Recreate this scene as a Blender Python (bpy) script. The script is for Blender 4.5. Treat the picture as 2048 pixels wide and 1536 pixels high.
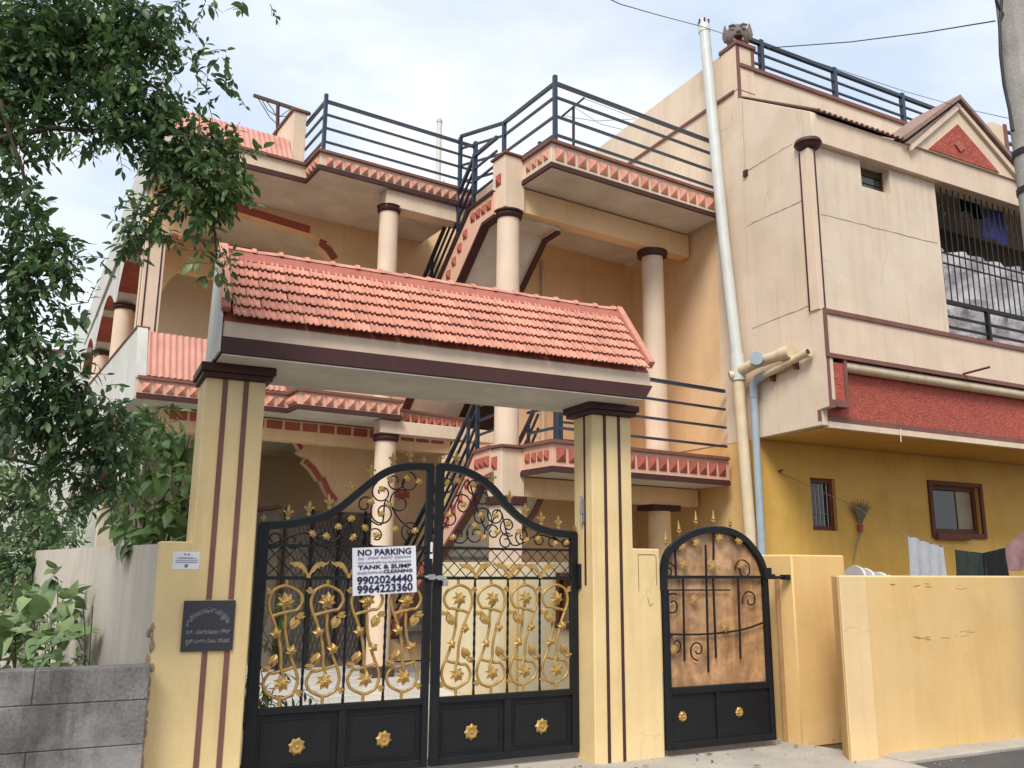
import bpy, bmesh, math, random
from mathutils import Vector, Matrix, Euler
random.seed(7)
R = math.radians
D = bpy.data
for o in list(D.objects): D.objects.remove(o)
SC = bpy.context.scene
COL = SC.collection

# ------------------------------------------------------------------ camera
cam_d = D.cameras.new('camera'); cam = D.objects.new('camera', cam_d); COL.objects.link(cam)
cam_d.sensor_fit = 'HORIZONTAL'; cam_d.sensor_width = 36; cam_d.lens = 36*1720/2048
cam_d.clip_start = 0.05; cam_d.clip_end = 2000
_yaw, _pit, _rol = R(26.06), R(11.94), R(.42)
_f = Vector((math.sin(_yaw)*math.cos(_pit), math.cos(_yaw)*math.cos(_pit), math.sin(_pit)))
_r = Vector((math.cos(_yaw), -math.sin(_yaw), 0)); _u = _r.cross(_f)
_r2 = math.cos(_rol)*_r + math.sin(_rol)*_u; _u2 = -math.sin(_rol)*_r + math.cos(_rol)*_u
cam.matrix_world = Matrix((( _r2.x, _u2.x, -_f.x, 0), (_r2.y, _u2.y, -_f.y, 0), (_r2.z, _u2.z, -_f.z, 1.5), (0,0,0,1)))
SC.camera = cam

# ------------------------------------------------------------------ sky and sun
SUN_DIR = Vector((-.55, -.62, .95)).normalized()          # towards the sun: behind the viewer, high, a little left
elev = math.asin(SUN_DIR.z); azim = math.atan2(SUN_DIR.x, SUN_DIR.y)
W = D.worlds.new('World'); SC.world = W; W.use_nodes = True
nt = W.node_tree; N = nt.nodes; L = nt.links; N.clear()
def wn(t, **k):
    n = N.new(t)
    for a, v in k.items(): setattr(n, a, v)
    return n
wo = wn('ShaderNodeOutputWorld'); bg = wn('ShaderNodeBackground')
sky = wn('ShaderNodeTexSky', sky_type='NISHITA', sun_disc=False, sun_elevation=elev, sun_rotation=azim, air_density=1.0, dust_density=1.5)
tc = wn('ShaderNodeTexCoord'); mp = wn('ShaderNodeMapping'); mp.inputs['Scale'].default_value = (1, 1, 2.2)
nz = wn('ShaderNodeTexNoise'); nz.inputs['Scale'].default_value = 2.3; nz.inputs['Detail'].default_value = 9; nz.inputs['Roughness'].default_value = .56
nz.inputs['Distortion'].default_value = .35
cr = wn('ShaderNodeValToRGB'); cr.color_ramp.elements[0].position = .30; cr.color_ramp.elements[0].color = (.82,.82,.82,1)
cr.color_ramp.elements[1].position = .62; cr.color_ramp.elements[1].color = (1,1,1,1)
nz2 = wn('ShaderNodeTexNoise'); nz2.inputs['Scale'].default_value = 3.1; nz2.inputs['Detail'].default_value = 7
cc = wn('ShaderNodeValToRGB'); cc.color_ramp.elements[0].position = .40; cc.color_ramp.elements[0].color = (5.0,5.8,6.9,1)
cc.color_ramp.elements[1].position = .60; cc.color_ramp.elements[1].color = (6.9,7.15,7.4,1)
mx = wn('ShaderNodeMix', data_type='RGBA')
L.new(tc.outputs['Generated'], mp.inputs['Vector'])
for n in (nz, nz2): L.new(mp.outputs['Vector'], n.inputs['Vector'])
L.new(nz.outputs['Fac'], cr.inputs['Fac']); L.new(nz2.outputs['Fac'], cc.inputs['Fac'])
L.new(cr.outputs['Color'], mx.inputs['Factor']); L.new(sky.outputs['Color'], mx.inputs['A']); L.new(cc.outputs['Color'], mx.inputs['B'])
L.new(mx.outputs['Result'], bg.inputs['Color']); bg.inputs['Strength'].default_value = .075
L.new(bg.outputs['Background'], wo.inputs['Surface'])
sd = D.lights.new('sun', 'SUN'); sd.energy = 1.75; sd.angle = R(24); sd.color = (1, .95, .87)
sun = D.objects.new('sun', sd); COL.objects.link(sun); sun.rotation_euler = SUN_DIR.to_track_quat('Z', 'Y').to_euler(); sun.location = (-20,-20,40)
VS = SC.view_settings; VS.view_transform = 'Standard'; VS.look = 'None'; VS.exposure = 1.05; VS.gamma = 1; VS.use_curve_mapping = False

# ------------------------------------------------------------------ materials
MATS = {}
def mat(name, col, rough=.75, var=.10, vscale=3.0, streak=0.0, scol=(.25,.2,.15), bump=.15, bscale=60, metal=0, spec=.35, fine=.04, bdist=.004, orand=0, patch=None, crack=0, sscale=7):
    m = D.materials.new(name); m.use_nodes = True; t = m.node_tree; n = t.nodes; l = t.links
    p = n['Principled BSDF']; p.inputs['Roughness'].default_value = rough; p.inputs['Metallic'].default_value = metal
    p.inputs['Specular IOR Level'].default_value = spec
    tc = n.new('ShaderNodeTexCoord')
    z1 = n.new('ShaderNodeTexNoise'); z1.inputs['Scale'].default_value = vscale; z1.inputs['Detail'].default_value = 6; z1.inputs['Roughness'].default_value = .6
    l.new(tc.outputs['Object'], z1.inputs['Vector'])
    r1 = n.new('ShaderNodeMapRange'); r1.inputs[1].default_value = .28; r1.inputs[2].default_value = .72; r1.inputs[3].default_value = 1-var; r1.inputs[4].default_value = 1+var*.6
    l.new(z1.outputs['Fac'], r1.inputs[0])
    z2 = n.new('ShaderNodeTexNoise'); z2.inputs['Scale'].default_value = bscale; z2.inputs['Detail'].default_value = 4
    l.new(tc.outputs['Object'], z2.inputs['Vector'])
    r2 = n.new('ShaderNodeMapRange'); r2.inputs[1].default_value = .3; r2.inputs[2].default_value = .7; r2.inputs[3].default_value = 1-fine; r2.inputs[4].default_value = 1+fine
    l.new(z2.outputs['Fac'], r2.inputs[0])
    mu = n.new('ShaderNodeMath'); mu.operation = 'MULTIPLY'; l.new(r1.outputs[0], mu.inputs[0]); l.new(r2.outputs[0], mu.inputs[1])
    vm = n.new('ShaderNodeVectorMath'); vm.operation = 'SCALE'; vm.inputs[0].default_value = col; l.new(mu.outputs[0], vm.inputs['Scale'])
    out = vm.outputs['Vector']
    if streak:
        mp = n.new('ShaderNodeMapping'); mp.inputs['Scale'].default_value = (sscale, sscale, .45); l.new(tc.outputs['Object'], mp.inputs['Vector'])
        z3 = n.new('ShaderNodeTexNoise'); z3.inputs['Scale'].default_value = 1.0; z3.inputs['Detail'].default_value = 7; z3.inputs['Roughness'].default_value = .65
        l.new(mp.outputs['Vector'], z3.inputs['Vector'])
        r3 = n.new('ShaderNodeMapRange'); r3.inputs[1].default_value = .50; r3.inputs[2].default_value = .72; r3.inputs[3].default_value = 0; r3.inputs[4].default_value = streak
        l.new(z3.outputs['Fac'], r3.inputs[0])
        mi = n.new('ShaderNodeMix'); mi.data_type = 'RGBA'; mi.inputs['B'].default_value = (*scol, 1)
        l.new(r3.outputs[0], mi.inputs['Factor']); l.new(out, mi.inputs['A']); out = mi.outputs['Result']
    if orand:
        oi = n.new('ShaderNodeObjectInfo'); r4 = n.new('ShaderNodeMapRange'); r4.inputs[3].default_value = 1-orand; r4.inputs[4].default_value = 1+orand*.7
        l.new(oi.outputs['Random'], r4.inputs[0]); v4 = n.new('ShaderNodeVectorMath'); v4.operation = 'SCALE'
        l.new(out, v4.inputs[0]); l.new(r4.outputs[0], v4.inputs['Scale']); out = v4.outputs['Vector']
    if patch:                                  # repainted or bleached patches with their own outline
        z5 = n.new('ShaderNodeTexNoise'); z5.inputs['Scale'].default_value = .9; z5.inputs['Detail'].default_value = 5; z5.inputs['Roughness'].default_value = .55; l.new(tc.outputs['Object'], z5.inputs['Vector'])
        r5 = n.new('ShaderNodeMapRange'); r5.inputs[1].default_value = .50; r5.inputs[2].default_value = .58; r5.inputs[4].default_value = .42; l.new(z5.outputs['Fac'], r5.inputs[0])
        m5 = n.new('ShaderNodeMix'); m5.data_type = 'RGBA'; m5.inputs['B'].default_value = (*patch,1); l.new(r5.outputs[0], m5.inputs['Factor']); l.new(out, m5.inputs['A']); out = m5.outputs['Result']
    if crack:                                  # hairline cracks
        dz = n.new('ShaderNodeVectorMath'); dz.operation = 'MULTIPLY_ADD'; dz.inputs[1].default_value = (.35,.35,.35); l.new(z1.outputs['Color'], dz.inputs[0]); l.new(tc.outputs['Object'], dz.inputs[2])
        vo = n.new('ShaderNodeTexVoronoi'); vo.feature = 'DISTANCE_TO_EDGE'; vo.inputs['Scale'].default_value = .55; l.new(dz.outputs['Vector'], vo.inputs['Vector'])
        r6 = n.new('ShaderNodeMapRange'); r6.inputs[1].default_value = .001; r6.inputs[2].default_value = .0035; r6.inputs[3].default_value = crack; r6.inputs[4].default_value = 0; l.new(vo.outputs['Distance'], r6.inputs[0])
        z7 = n.new('ShaderNodeTexNoise'); z7.inputs['Scale'].default_value = 1.7; z7.inputs['Detail'].default_value = 3; l.new(tc.outputs['Object'], z7.inputs['Vector'])
        r7 = n.new('ShaderNodeMapRange'); r7.inputs[1].default_value = .52; r7.inputs[2].default_value = .62; l.new(z7.outputs['Fac'], r7.inputs[0])
        k7 = n.new('ShaderNodeMath'); k7.operation = 'MULTIPLY'; l.new(r6.outputs[0], k7.inputs[0]); l.new(r7.outputs[0], k7.inputs[1])
        m6 = n.new('ShaderNodeMix'); m6.data_type = 'RGBA'; m6.inputs['B'].default_value = (*[c*.45 for c in col],1); l.new(k7.outputs[0], m6.inputs['Factor']); l.new(out, m6.inputs['A']); out = m6.outputs['Result']
    l.new(out, p.inputs['Base Color'])
    if bump:
        b = n.new('ShaderNodeBump'); b.inputs['Strength'].default_value = bump; b.inputs['Distance'].default_value = bdist
        l.new(z2.outputs['Fac'], b.inputs['Height']); l.new(b.outputs['Normal'], p.inputs['Normal'])
    MATS[name] = m; return m
M_cream = mat('cream_wall_paint', (.68,.55,.415), .8, .12, 1.3, .40, (.42,.31,.22), patch=(.73,.61,.49), crack=.6)
M_creamy = mat('cream_trim_paint', (.72,.56,.42), .75, .09, 2.5, .28, (.45,.33,.21))
M_house = mat('house_peach_paint', (.77,.53,.30), .8, .12, 1.5, .22, (.45,.26,.11), patch=(.80,.58,.36), crack=.4)
M_inner = mat('inner_beige_paint', (.70,.60,.46), .85, .1, 1.2)
M_post = mat('gate_post_yellow_paint', (.75,.56,.28), .78, .12, 2.2, .38, (.55,.36,.16), patch=(.75,.585,.35), crack=.4)
M_ochre = mat('ochre_wall_paint', (.64,.38,.085), .8, .14, 1.2, .32, (.38,.20,.05), patch=(.68,.44,.14), crack=.4)
M_comp = mat('compound_yellow_paint', (.72,.475,.20), .8, .12, 1.4, .42, (.58,.37,.14), patch=(.75,.53,.27), crack=.4)
M_sofit = mat('grey_white_soffit', (.66,.62,.545), .9, .2, 2.0, 0, patch=(.53,.49,.42), bump=.25, fine=.06)
M_white = mat('weathered_whitewash', (.62,.60,.55), .9, .12, 2.0, .40, (.36,.32,.27), sscale=4)
M_side = mat('stained_side_wall', (.56,.50,.42), .9, .15, 1.6, .42, (.30,.25,.20), sscale=3.0, patch=(.50,.44,.36))
M_brown = mat('dark_brown_trim', (.062,.022,.019), .6, .2, 4)
M_mauve = mat('faded_brown_trim', (.20,.085,.068), .7, .2, 4)
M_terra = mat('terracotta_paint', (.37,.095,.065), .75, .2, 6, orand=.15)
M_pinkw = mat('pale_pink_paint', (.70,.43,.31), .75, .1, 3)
M_tile = mat('salmon_clay_tile', (.63,.285,.205), .72, .2, 9, bump=.4, fine=.12, orand=.2, spec=.25)
M_tiled = mat('dusky_ridge_clay', (.40,.13,.095), .7, .15, 8, bump=.3)
M_corr = mat('salmon_corrugated_roofing', (.62,.30,.23), .7, .16, 3, .5, (.40,.13,.09))
M_red = mat('rough_red_plaster', (.42,.095,.066), .85, .25, 14, bump=1.0, bscale=38, fine=.3, bdist=.02)
M_rail = mat('navy_rail_enamel', (.016,.030,.055), .35, .25, 9, spec=.6, fine=.15)
M_gate = mat('black_gate_enamel', (.009,.010,.012), .5, .3, 6, spec=.3, fine=.2)
M_gold = mat('gold_gate_paint', (.45,.275,.08), .42, .3, 18, metal=.35, spec=.5, bump=.3)
M_steel = mat('galvanised_steel', (.45,.45,.44), .4, .2, 20, metal=.7)
M_slate = mat('dark_granite', (.035,.035,.042), .35, .15, 40, spec=.5)
M_engr = mat('engraved_grey', (.22,.22,.22), .7, .2, 60)
M_paper = mat('white_paper', (.74,.73,.76), .8, .04, 6, bump=0)
M_ink = mat('navy_ink', (.02,.022,.075), .7, .1, 30, bump=0)
M_inkg = mat('grey_ink', (.27,.27,.40), .8, .1, 30, bump=0)
M_pvcw = mat('pale_pvc_pipe', (.58,.60,.57), .45, .1, 4, .3, (.38,.33,.24), spec=.5)
M_pvcy = mat('cream_painted_pipe', (.66,.53,.36), .55, .12, 5, .4, (.33,.23,.12))
M_pvcg = mat('blue_grey_pipe', (.33,.40,.44), .45, .12, 5, .2, (.25,.22,.2), spec=.5)
M_concrete = mat('grey_concrete', (.34,.32,.29), .95, .25, 3, .5, (.12,.11,.1), bump=.6, bscale=45, fine=.12, bdist=.008)
M_block = mat('mossy_grey_block', (.20,.185,.18), .95, .5, 3.0, .95, (.045,.042,.04), sscale=3.5, bump=.6, bscale=50, fine=.25, bdist=.008, orand=.06, patch=(.42,.40,.38))
M_apron = mat('pale_concrete_apron', (.42,.38,.33), .95, .22, 2, bump=.5, bscale=50, fine=.12)
M_asph = mat('worn_asphalt', (.085,.083,.085), .9, .25, 2, bump=.8, bscale=90, fine=.3)
M_soil = mat('damp_soil', (.10,.075,.05), .95, .3, 2, bump=.6)
M_tilef = mat('pale_courtyard_tile', (.60,.58,.54), .35, .12, 3, spec=.5)
M_dark = mat('dark_interior_wood', (.065,.045,.035), .6, .3, 3)
M_wood = mat('brown_window_wood', (.13,.038,.018), .6, .25, 8)
M_glass = mat('dusky_window_pane', (.05,.048,.04), .15, .3, 2, bump=0, spec=.6)
M_stone = mat('carved_grey_stone', (.20,.165,.145), .9, .3, 14, bump=.8)
M_wire = mat('black_cable', (.02,.02,.02), .6, .1, 5, bump=0)
M_bark = mat('brown_bark', (.10,.07,.045), .95, .3, 12, bump=.9)
M_twig = mat('green_brown_twig', (.09,.08,.04), .9, .2, 8)
M_towel = mat('pale_grey_towel', (.42,.43,.47), .95, .1, 12, bump=.8)
M_dcloth = mat('dark_green_cloth', (.03,.04,.032), .95, .3, 12, bump=.6)
M_bcloth = mat('black_fringed_cloth', (.012,.011,.013), .95, .3, 12, bump=.6)
M_rcloth = mat('grey_red_cloth', (.30,.17,.17), .95, .4, 5, bump=.6)
M_blue = mat('blue_violet_cloth', (.14,.14,.48), .9, .15, 6, bump=.5)
M_poly = mat('crinkled_silver_sheet', (.60,.555,.56), .35, .2, 3, bump=.8, bscale=7, spec=.6, fine=.08, bdist=.05)
M_mesh = mat('grey_plastic_mesh', (.34,.31,.31), .6, .15, 8)
M_hoop = mat('white_plastic_hoop', (.72,.70,.62), .5, .05, 5)
M_broom = mat('dry_broom_straw', (.24,.20,.14), .95, .3, 20)
M_bldg = mat('pale_distant_wall', (.62,.66,.62), .9, .1, 1)
M_bronze = mat('mottled_brown_sheet', (.52,.29,.14), .24, .45, 5.5, .75, (.20,.085,.04), bump=.25, bscale=12, spec=.7, fine=.25, bdist=.02)

M_pilas = mat('lit_compound_yellow', (.78,.56,.30), .8, .1, 2, .3, (.58,.37,.14), crack=.3)  # compound yellow made paler: the pilaster's brighter lit face is put into the colour
M_panel = mat('brown_grille_panel', (.13,.10,.075), .6, .3, 3)
M_groove = mat('groove_paint', (.36,.22,.10), .85, .2, 9)
M_joint = mat('faint_joint_line', (.40,.28,.18), .9, .2, 9)
M_dusky = mat('dusky_sheet_roofing', (.30,.19,.155), .8, .2, 5)
def leafmat(name, c1, c2, rough=.45, trans=.25):
    m = D.materials.new(name); m.use_nodes = True; t = m.node_tree; n = t.nodes; l = t.links
    p = n['Principled BSDF']; p.inputs['Roughness'].default_value = rough
    tc = n.new('ShaderNodeTexCoord'); z = n.new('ShaderNodeTexNoise'); z.inputs['Scale'].default_value = 5; z.inputs['Detail'].default_value = 5
    geo = n.new('ShaderNodeNewGeometry')
    l.new(geo.outputs['Position'], z.inputs['Vector'])
    ri = n.new('ShaderNodeMath'); ri.operation = 'MULTIPLY_ADD'; ri.inputs[1].default_value = .5; l.new(geo.outputs['Random Per Island'], ri.inputs[0]); l.new(z.outputs['Fac'], ri.inputs[2])
    cr = n.new('ShaderNodeValToRGB'); cr.color_ramp.elements[0].position = .35; cr.color_ramp.elements[0].color = (*c1,1)
    cr.color_ramp.elements[1].position = 1.0; cr.color_ramp.elements[1].color = (*c2,1)
    l.new(ri.outputs[0], cr.inputs['Fac']); l.new(cr.outputs['Color'], p.inputs['Base Color'])
    tr = n.new('ShaderNodeBsdfTranslucent'); l.new(cr.outputs['Color'], tr.inputs['Color'])
    ms = n.new('ShaderNodeMixShader'); ms.inputs['Fac'].default_value = trans
    l.new(p.outputs['BSDF'], ms.inputs[1]); l.new(tr.outputs['BSDF'], ms.inputs[2]); l.new(ms.outputs['Shader'], n['Material Output'].inputs['Surface'])
    return m
L_dark = leafmat('deep_green_leaf', (.034,.078,.040), (.125,.215,.07), .5, .38)
L_mid = leafmat('mid_green_leaf', (.05,.10,.035), (.15,.25,.07))
L_pale = leafmat('pale_green_leaf', (.09,.155,.065), (.27,.37,.15))
L_far = leafmat('bright_far_leaf', (.08,.14,.05), (.22,.30,.13))

# ------------------------------------------------------------------ mesh helpers
class MB:
    def __init__(s): s.v = []; s.f = []
    def add(s, vs, fs):
        b = len(s.v); s.v += [tuple(x) for x in vs]; s.f += [tuple(i+b for i in q) for q in fs]; return s
    def box(s, x0,x1,y0,y1,z0,z1):
        return s.add([(x0,y0,z0),(x1,y0,z0),(x1,y1,z0),(x0,y1,z0),(x0,y0,z1),(x1,y0,z1),(x1,y1,z1),(x0,y1,z1)],
                     [(0,3,2,1),(4,5,6,7),(0,1,5,4),(1,2,6,5),(2,3,7,6),(3,0,4,7)])
    def prism(s, poly, a0, a1, axis):
        n = len(poly)
        def P(p, a): return (a,p[0],p[1]) if axis=='x' else (p[0],a,p[1]) if axis=='y' else (p[0],p[1],a)
        return s.add([P(p,a0) for p in poly]+[P(p,a1) for p in poly],
                     [tuple(range(n-1,-1,-1)), tuple(range(n,2*n))]+[(i,(i+1)%n,n+(i+1)%n,n+i) for i in range(n)])
    def tube(s, pts, r, n=8, cap=True, rot=0, flat=1.0):
        pts = [Vector(p) for p in pts]; m = len(pts); rr = r if isinstance(r,(list,tuple)) else [r]*m
        t0 = (pts[1]-pts[0]).normalized(); up = Vector((0,0,1)) if abs(t0.z) < .9 else Vector((0,1,0))
        a = t0.cross(up).normalized(); vs = []; fs = []
        for i,p in enumerate(pts):
            t = ((pts[min(i+1,m-1)]-pts[max(i-1,0)])).normalized()
            a = (a - t*a.dot(t)).normalized(); b = t.cross(a)
            for k in range(n):
                w = 2*math.pi*k/n + rot; vs.append(p + a*math.cos(w)*rr[i]*flat + b*math.sin(w)*rr[i])
        for i in range(m-1):
            for k in range(n):
                fs.append((i*n+k, i*n+(k+1)%n, (i+1)*n+(k+1)%n, (i+1)*n+k))
        if cap: fs += [tuple(range(n-1,-1,-1)), tuple(range((m-1)*n, m*n))]
        return s.add(vs, fs)
    def bar(s, p, q, w, h=None):             # square bar
        return s.tube([p,q], w*.7071, 4, rot=math.pi/4)
    def lathe(s, c, prof, n=20, a0=0, a1=2*math.pi):
        vs=[]; fs=[]; m=len(prof)
        for r,z in prof:
            for k in range(n): w=2*math.pi*k/n; vs.append((c[0]+r*math.cos(w), c[1]+r*math.sin(w), c[2]+z))
        for i in range(m-1):
            for k in range(n): fs.append((i*n+k,i*n+(k+1)%n,(i+1)*n+(k+1)%n,(i+1)*n+k))
        fs += [tuple(range(n-1,-1,-1)), tuple(range((m-1)*n,m*n))]
        return s.add(vs,fs)
    def ball(s, c, rx, ry=None, rz=None, n=10, m=6):
        ry = ry or rx; rz = rz or rx; vs=[]; fs=[]
        for i in range(m+1):
            ph = -math.pi/2 + math.pi*i/m
            for k in range(n): w=2*math.pi*k/n; vs.append((c[0]+rx*math.cos(ph)*math.cos(w), c[1]+ry*math.cos(ph)*math.sin(w), c[2]+rz*math.sin(ph)))
        for i in range(m):
            for k in range(n): fs.append((i*n+k,i*n+(k+1)%n,(i+1)*n+(k+1)%n,(i+1)*n+k))
        return s.add(vs,fs)
    def mesh(s, name, m, off=(0,0,0), smooth=35, bevel=0):
        me = D.meshes.new(name)
        me.from_pydata([(x-off[0],y-off[1],z-off[2]) for x,y,z in s.v], [], s.f)
        bm = bmesh.new(); bm.from_mesh(me)
        bmesh.ops.remove_doubles(bm, verts=bm.verts, dist=1e-5)
        bmesh.ops.recalc_face_normals(bm, faces=bm.faces)
        if bevel:
            es = [e for e in bm.edges if len(e.link_faces)==2 and e.calc_face_angle(0) > .5]
            bmesh.ops.bevel(bm, geom=es, offset=bevel, segments=1, affect='EDGES', clamp_overlap=True)
        bm.to_mesh(me); bm.free()
        me.materials.append(m)
        if smooth:
            me.polygons.foreach_set('use_smooth', [True]*len(me.polygons)); me.set_sharp_from_angle(angle=R(smooth))
        return me
ORG = {}
FR = {'G': 0.0, 'H': R(32.9-26.06), 'B': R(27.7-26.06)}
def wpos(p, fr):
    a = FR[fr]; c, s = math.cos(a), math.sin(a); return (p[0]*c-p[1]*s, p[0]*s+p[1]*c, p[2])
def tag(o, label=None, cat=None, group=None, kind=None):
    if label: o['label'] = label
    if cat: o['category'] = cat
    if group: o['group'] = group
    if kind: o['kind'] = kind
    return o
def thing(name, label, cat, loc, fr='G', group=None):
    o = D.objects.new(name, None); COL.objects.link(o); o.empty_display_size = .2
    o.location = wpos(loc, fr); o.rotation_euler = (0,0,FR[fr]); ORG[o.name] = Vector(loc)
    return tag(o, label, cat, group)
def part(name, mb, m, parent, bevel=0, smooth=35, kind=None, label=None):
    off = ORG[parent.name]; o = D.objects.new(name, mb.mesh(name, m, off, smooth, bevel)); COL.objects.link(o); o.parent = parent
    ORG[o.name] = off
    return tag(o, label=label, kind=kind)
def inst(name, me, parent, loc, rot=(0,0,0), scale=(1,1,1)):
    off = ORG[parent.name]; o = D.objects.new(name, me); COL.objects.link(o); o.parent = parent
    o.location = Vector(loc)-off; o.rotation_euler = rot; o.scale = scale; ORG[o.name] = Vector((0,0,0)); return o
def solo(name, mb, m, label, cat, loc, fr='G', group=None, kind=None, bevel=0, smooth=35):
    o = D.objects.new(name, mb.mesh(name, m, loc, smooth, bevel)); COL.objects.link(o)
    o.location = wpos(loc, fr); o.rotation_euler = (0,0,FR[fr]); ORG[o.name] = Vector(loc)
    return tag(o, label, cat, group, kind)
def pyramid_mesh(w, h, d, m):                 # square boss standing off a wall facing -Y
    b = MB(); a = w/2; c = h/2
    b.add([(-a,0,-c),(a,0,-c),(a,0,c),(-a,0,c),(-a,-.012,-c),(a,-.012,-c),(a,-.012,c),(-a,-.012,c),(0,-d,0)],
          [(0,1,5,4),(1,2,6,5),(2,3,7,6),(3,0,4,7),(4,5,8),(5,6,8),(6,7,8),(7,4,8),(3,2,1,0)])
    return b.mesh('pyramid_boss', m, smooth=0)
def text_obj(name, s, size, m, parent, loc, rot, bold=0.0, width=None, align='CENTER', ext=.001):
    cu = D.curves.new(name, 'FONT'); cu.body = s; cu.size = size; cu.align_x = align; cu.align_y = 'CENTER'; cu.extrude = ext; cu.offset = bold; cu.resolution_u = 3
    t = D.objects.new('tmp', cu); COL.objects.link(t); bpy.context.view_layer.update()
    dg = bpy.context.evaluated_depsgraph_get(); me = D.meshes.new_from_object(t.evaluated_get(dg)); D.objects.remove(t)
    if width and len(me.vertices):
        xs = [v.co.x for v in me.vertices]; w = max(xs)-min(xs); k = width/w if w else 1; c = (max(xs)+min(xs))/2
        for v in me.vertices: v.co.x = (v.co.x-c)*k
    me.materials.clear(); me.materials.append(m); me.name = name
    return inst(name, me, parent, loc, rot)

# ------------------------------------------------------------------ ground
g = MB().add([(-400,-400,-.03),(400,-400,-.03),(400,400,-.03),(-400,400,-.03)],[(0,1,2,3)])
solo('ground', g, M_soil, None, None, (0,0,0), kind='structure')
g = MB().add([(-60,-8,-.012),(60,-8,-.012),(60,5.14,-.012),(6.0,5.14,-.012),(5.9,4.555,-.012),(-60,4.555,-.012)],[(0,1,2,3,4,5)])
solo('road', g, M_asph, None, None, (0,0,0), kind='structure')
g = MB().prism([(-.6,4.55),(6.0,4.55),(6.05,5.3),(5.76,6.3),(4.4,6.6),(-.6,6.6)], -.03, 0, 'z')
solo('pavement', g, M_apron, None, None, (0,0,0), kind='structure', bevel=.01)
g = MB().box(6.02,14,5.145,5.42,-.03,.022)
solo('kerb', g, M_apron, None, None, (6,5,0), kind='structure', bevel=.015)
# yard behind the gate, laid with pale tiles
g = MB().prism([(.55,6.6),(4.4,6.6),(5.6,6.3),(9,8.6),(8.9,20),(.2,22)], -.03, 0, 'z')
yard = solo('yard_floor', g, M_concrete, None, None, (0,0,0), kind='structure')
tm = MB().box(-.19,.19,-.19,.19,0,.012).mesh('tile', M_tilef, bevel=.004)
for i in range(9):
    for j in range(20):
        x, y = .85+i*.39, 6.95+j*.39
        if x < 4.1: inst('tile', tm, yard, (x, y, .002+random.random()*.004), (random.gauss(0,.004), random.gauss(0,.004), 0))

# ------------------------------------------------------------------ gate canopy with clay tiles
can = thing('gate_canopy', 'tiled canopy roof of small salmon clay tiles spanning the two gate posts', 'canopy', (2.4,6.1,2.86))
part('beam', MB().box(.70,4.135,5.815,6.56,2.972,3.09), M_creamy, can, .008)
part('brown_band', MB().add([(.69,5.79,2.86),(4.065,5.79,2.86),(4.065,6.64,2.86),(.69,6.64,2.86),(.69,5.79,2.978),(4.142,5.79,2.978),(4.142,6.6,2.978),(.69,6.6,2.978)],
   [(0,3,2,1),(4,5,6,7),(0,1,5,4),(1,2,6,5),(2,3,7,6),(3,0,4,7)]), M_brown, can, .006)
part('soffit', MB().box(.703,4.05,5.80,6.64,2.85,2.8585), M_sofit, can)
part('gable_end', MB().prism([(5.782,2.868),(5.782,3.11),(6.25,3.745),(6.36,3.745),(6.54,2.868)], .676,.6885,'x'), M_white, can)
part('roof_core', MB().prism([(5.83,3.092),(6.27,3.68),(6.36,3.68),(6.52,3.092)], .70,4.13,'x'), M_tiled, can)
SL = Vector((0, .475, .605)); SLn = SL.normalized(); NRM = Vector((0,-SLn.z,SLn.y)); P0 = Vector((0,5.765,3.10)); pitch = math.atan2(SLn.z, SLn.y)
tw = 3.33/35
prof = [(-.5,.003),(-.42,.002),(-.37,.012),(-.30,.014),(-.25,.011),(-.21,.001),(-.04,.001),(.02,.012),(.09,.014),(.14,.011),(.18,.001),(.42,.001),(.48,.003)]
tl = .150
b = MB(); vs = []
for y, dz in ((0,.027),(tl,.0)):
    for u, h in prof: vs.append((u*tw, y, h*1.05+dz))
n = len(prof); fs = [(i,i+1,n+i+1,n+i) for i in range(n-1)]
for u, h in prof: vs.append((u*tw, .002, h*1.05+.027-.010))
fs += [(2*n+i, 2*n+i+1, i+1, i) for i in range(n-1)]
b.add(vs, fs); tmesh = b.mesh('roof_tile', M_tile, smooth=50)
NR = 6; step = .118
for r in range(NR):
    for c in range(35):
        p = P0 + SLn*(r*step) + Vector((.748+tw*(c+.5)+random.gauss(0,.0015),0,0)) + NRM*(.004)
        inst('roof_tile', tmesh, can, p + SLn*random.gauss(0,.0015), (pitch+random.gauss(.0,.008), random.gauss(0,.012), random.gauss(0,.005)))
a0 = P0+SLn*(NR*step-.02)+NRM*.02; a1 = P0+SLn*.80+NRM*.03
part('ridge_flap', MB().add([(.735,a0.y,a0.z),(4.09,a0.y,a0.z),(4.09,a1.y,a1.z),(.735,a1.y,a1.z),(.735,a0.y+.02,a0.z-.015),(4.09,a0.y+.02,a0.z-.015),(4.09,a1.y+.03,a1.z-.01),(.735,a1.y+.03,a1.z-.01)],
   [(0,1,2,3),(7,6,5,4),(0,4,5,1),(1,5,6,2),(2,6,7,3),(3,7,4,0)]), M_tiled, can)
rb = MB(); 
rb.add([(x, .042*math.cos(w), .034*math.sin(w)) for x in (-.1,.1) for w in [math.pi*k/7 for k in range(8)]], [(k,k+1,9+k,8+k) for k in range(7)]+[tuple(range(8)),tuple(range(15,7,-1))])
rb.add([(x, .050*math.cos(w), .046*math.sin(w)) for x in (.072,.10) for w in [math.pi*k/7 for k in range(8)]], [(k,k+1,9+k,8+k) for k in range(7)]+[tuple(range(8)),tuple(range(15,7,-1))])
rmesh = rb.mesh('ridge_tile', M_tile, smooth=50)
for k in range(17): inst('ridge_tile', rmesh, can, (.84+.196*k, a1.y+.03, a1.z-.006), (0,random.gauss(0,.02),random.gauss(0,.01)))
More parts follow.
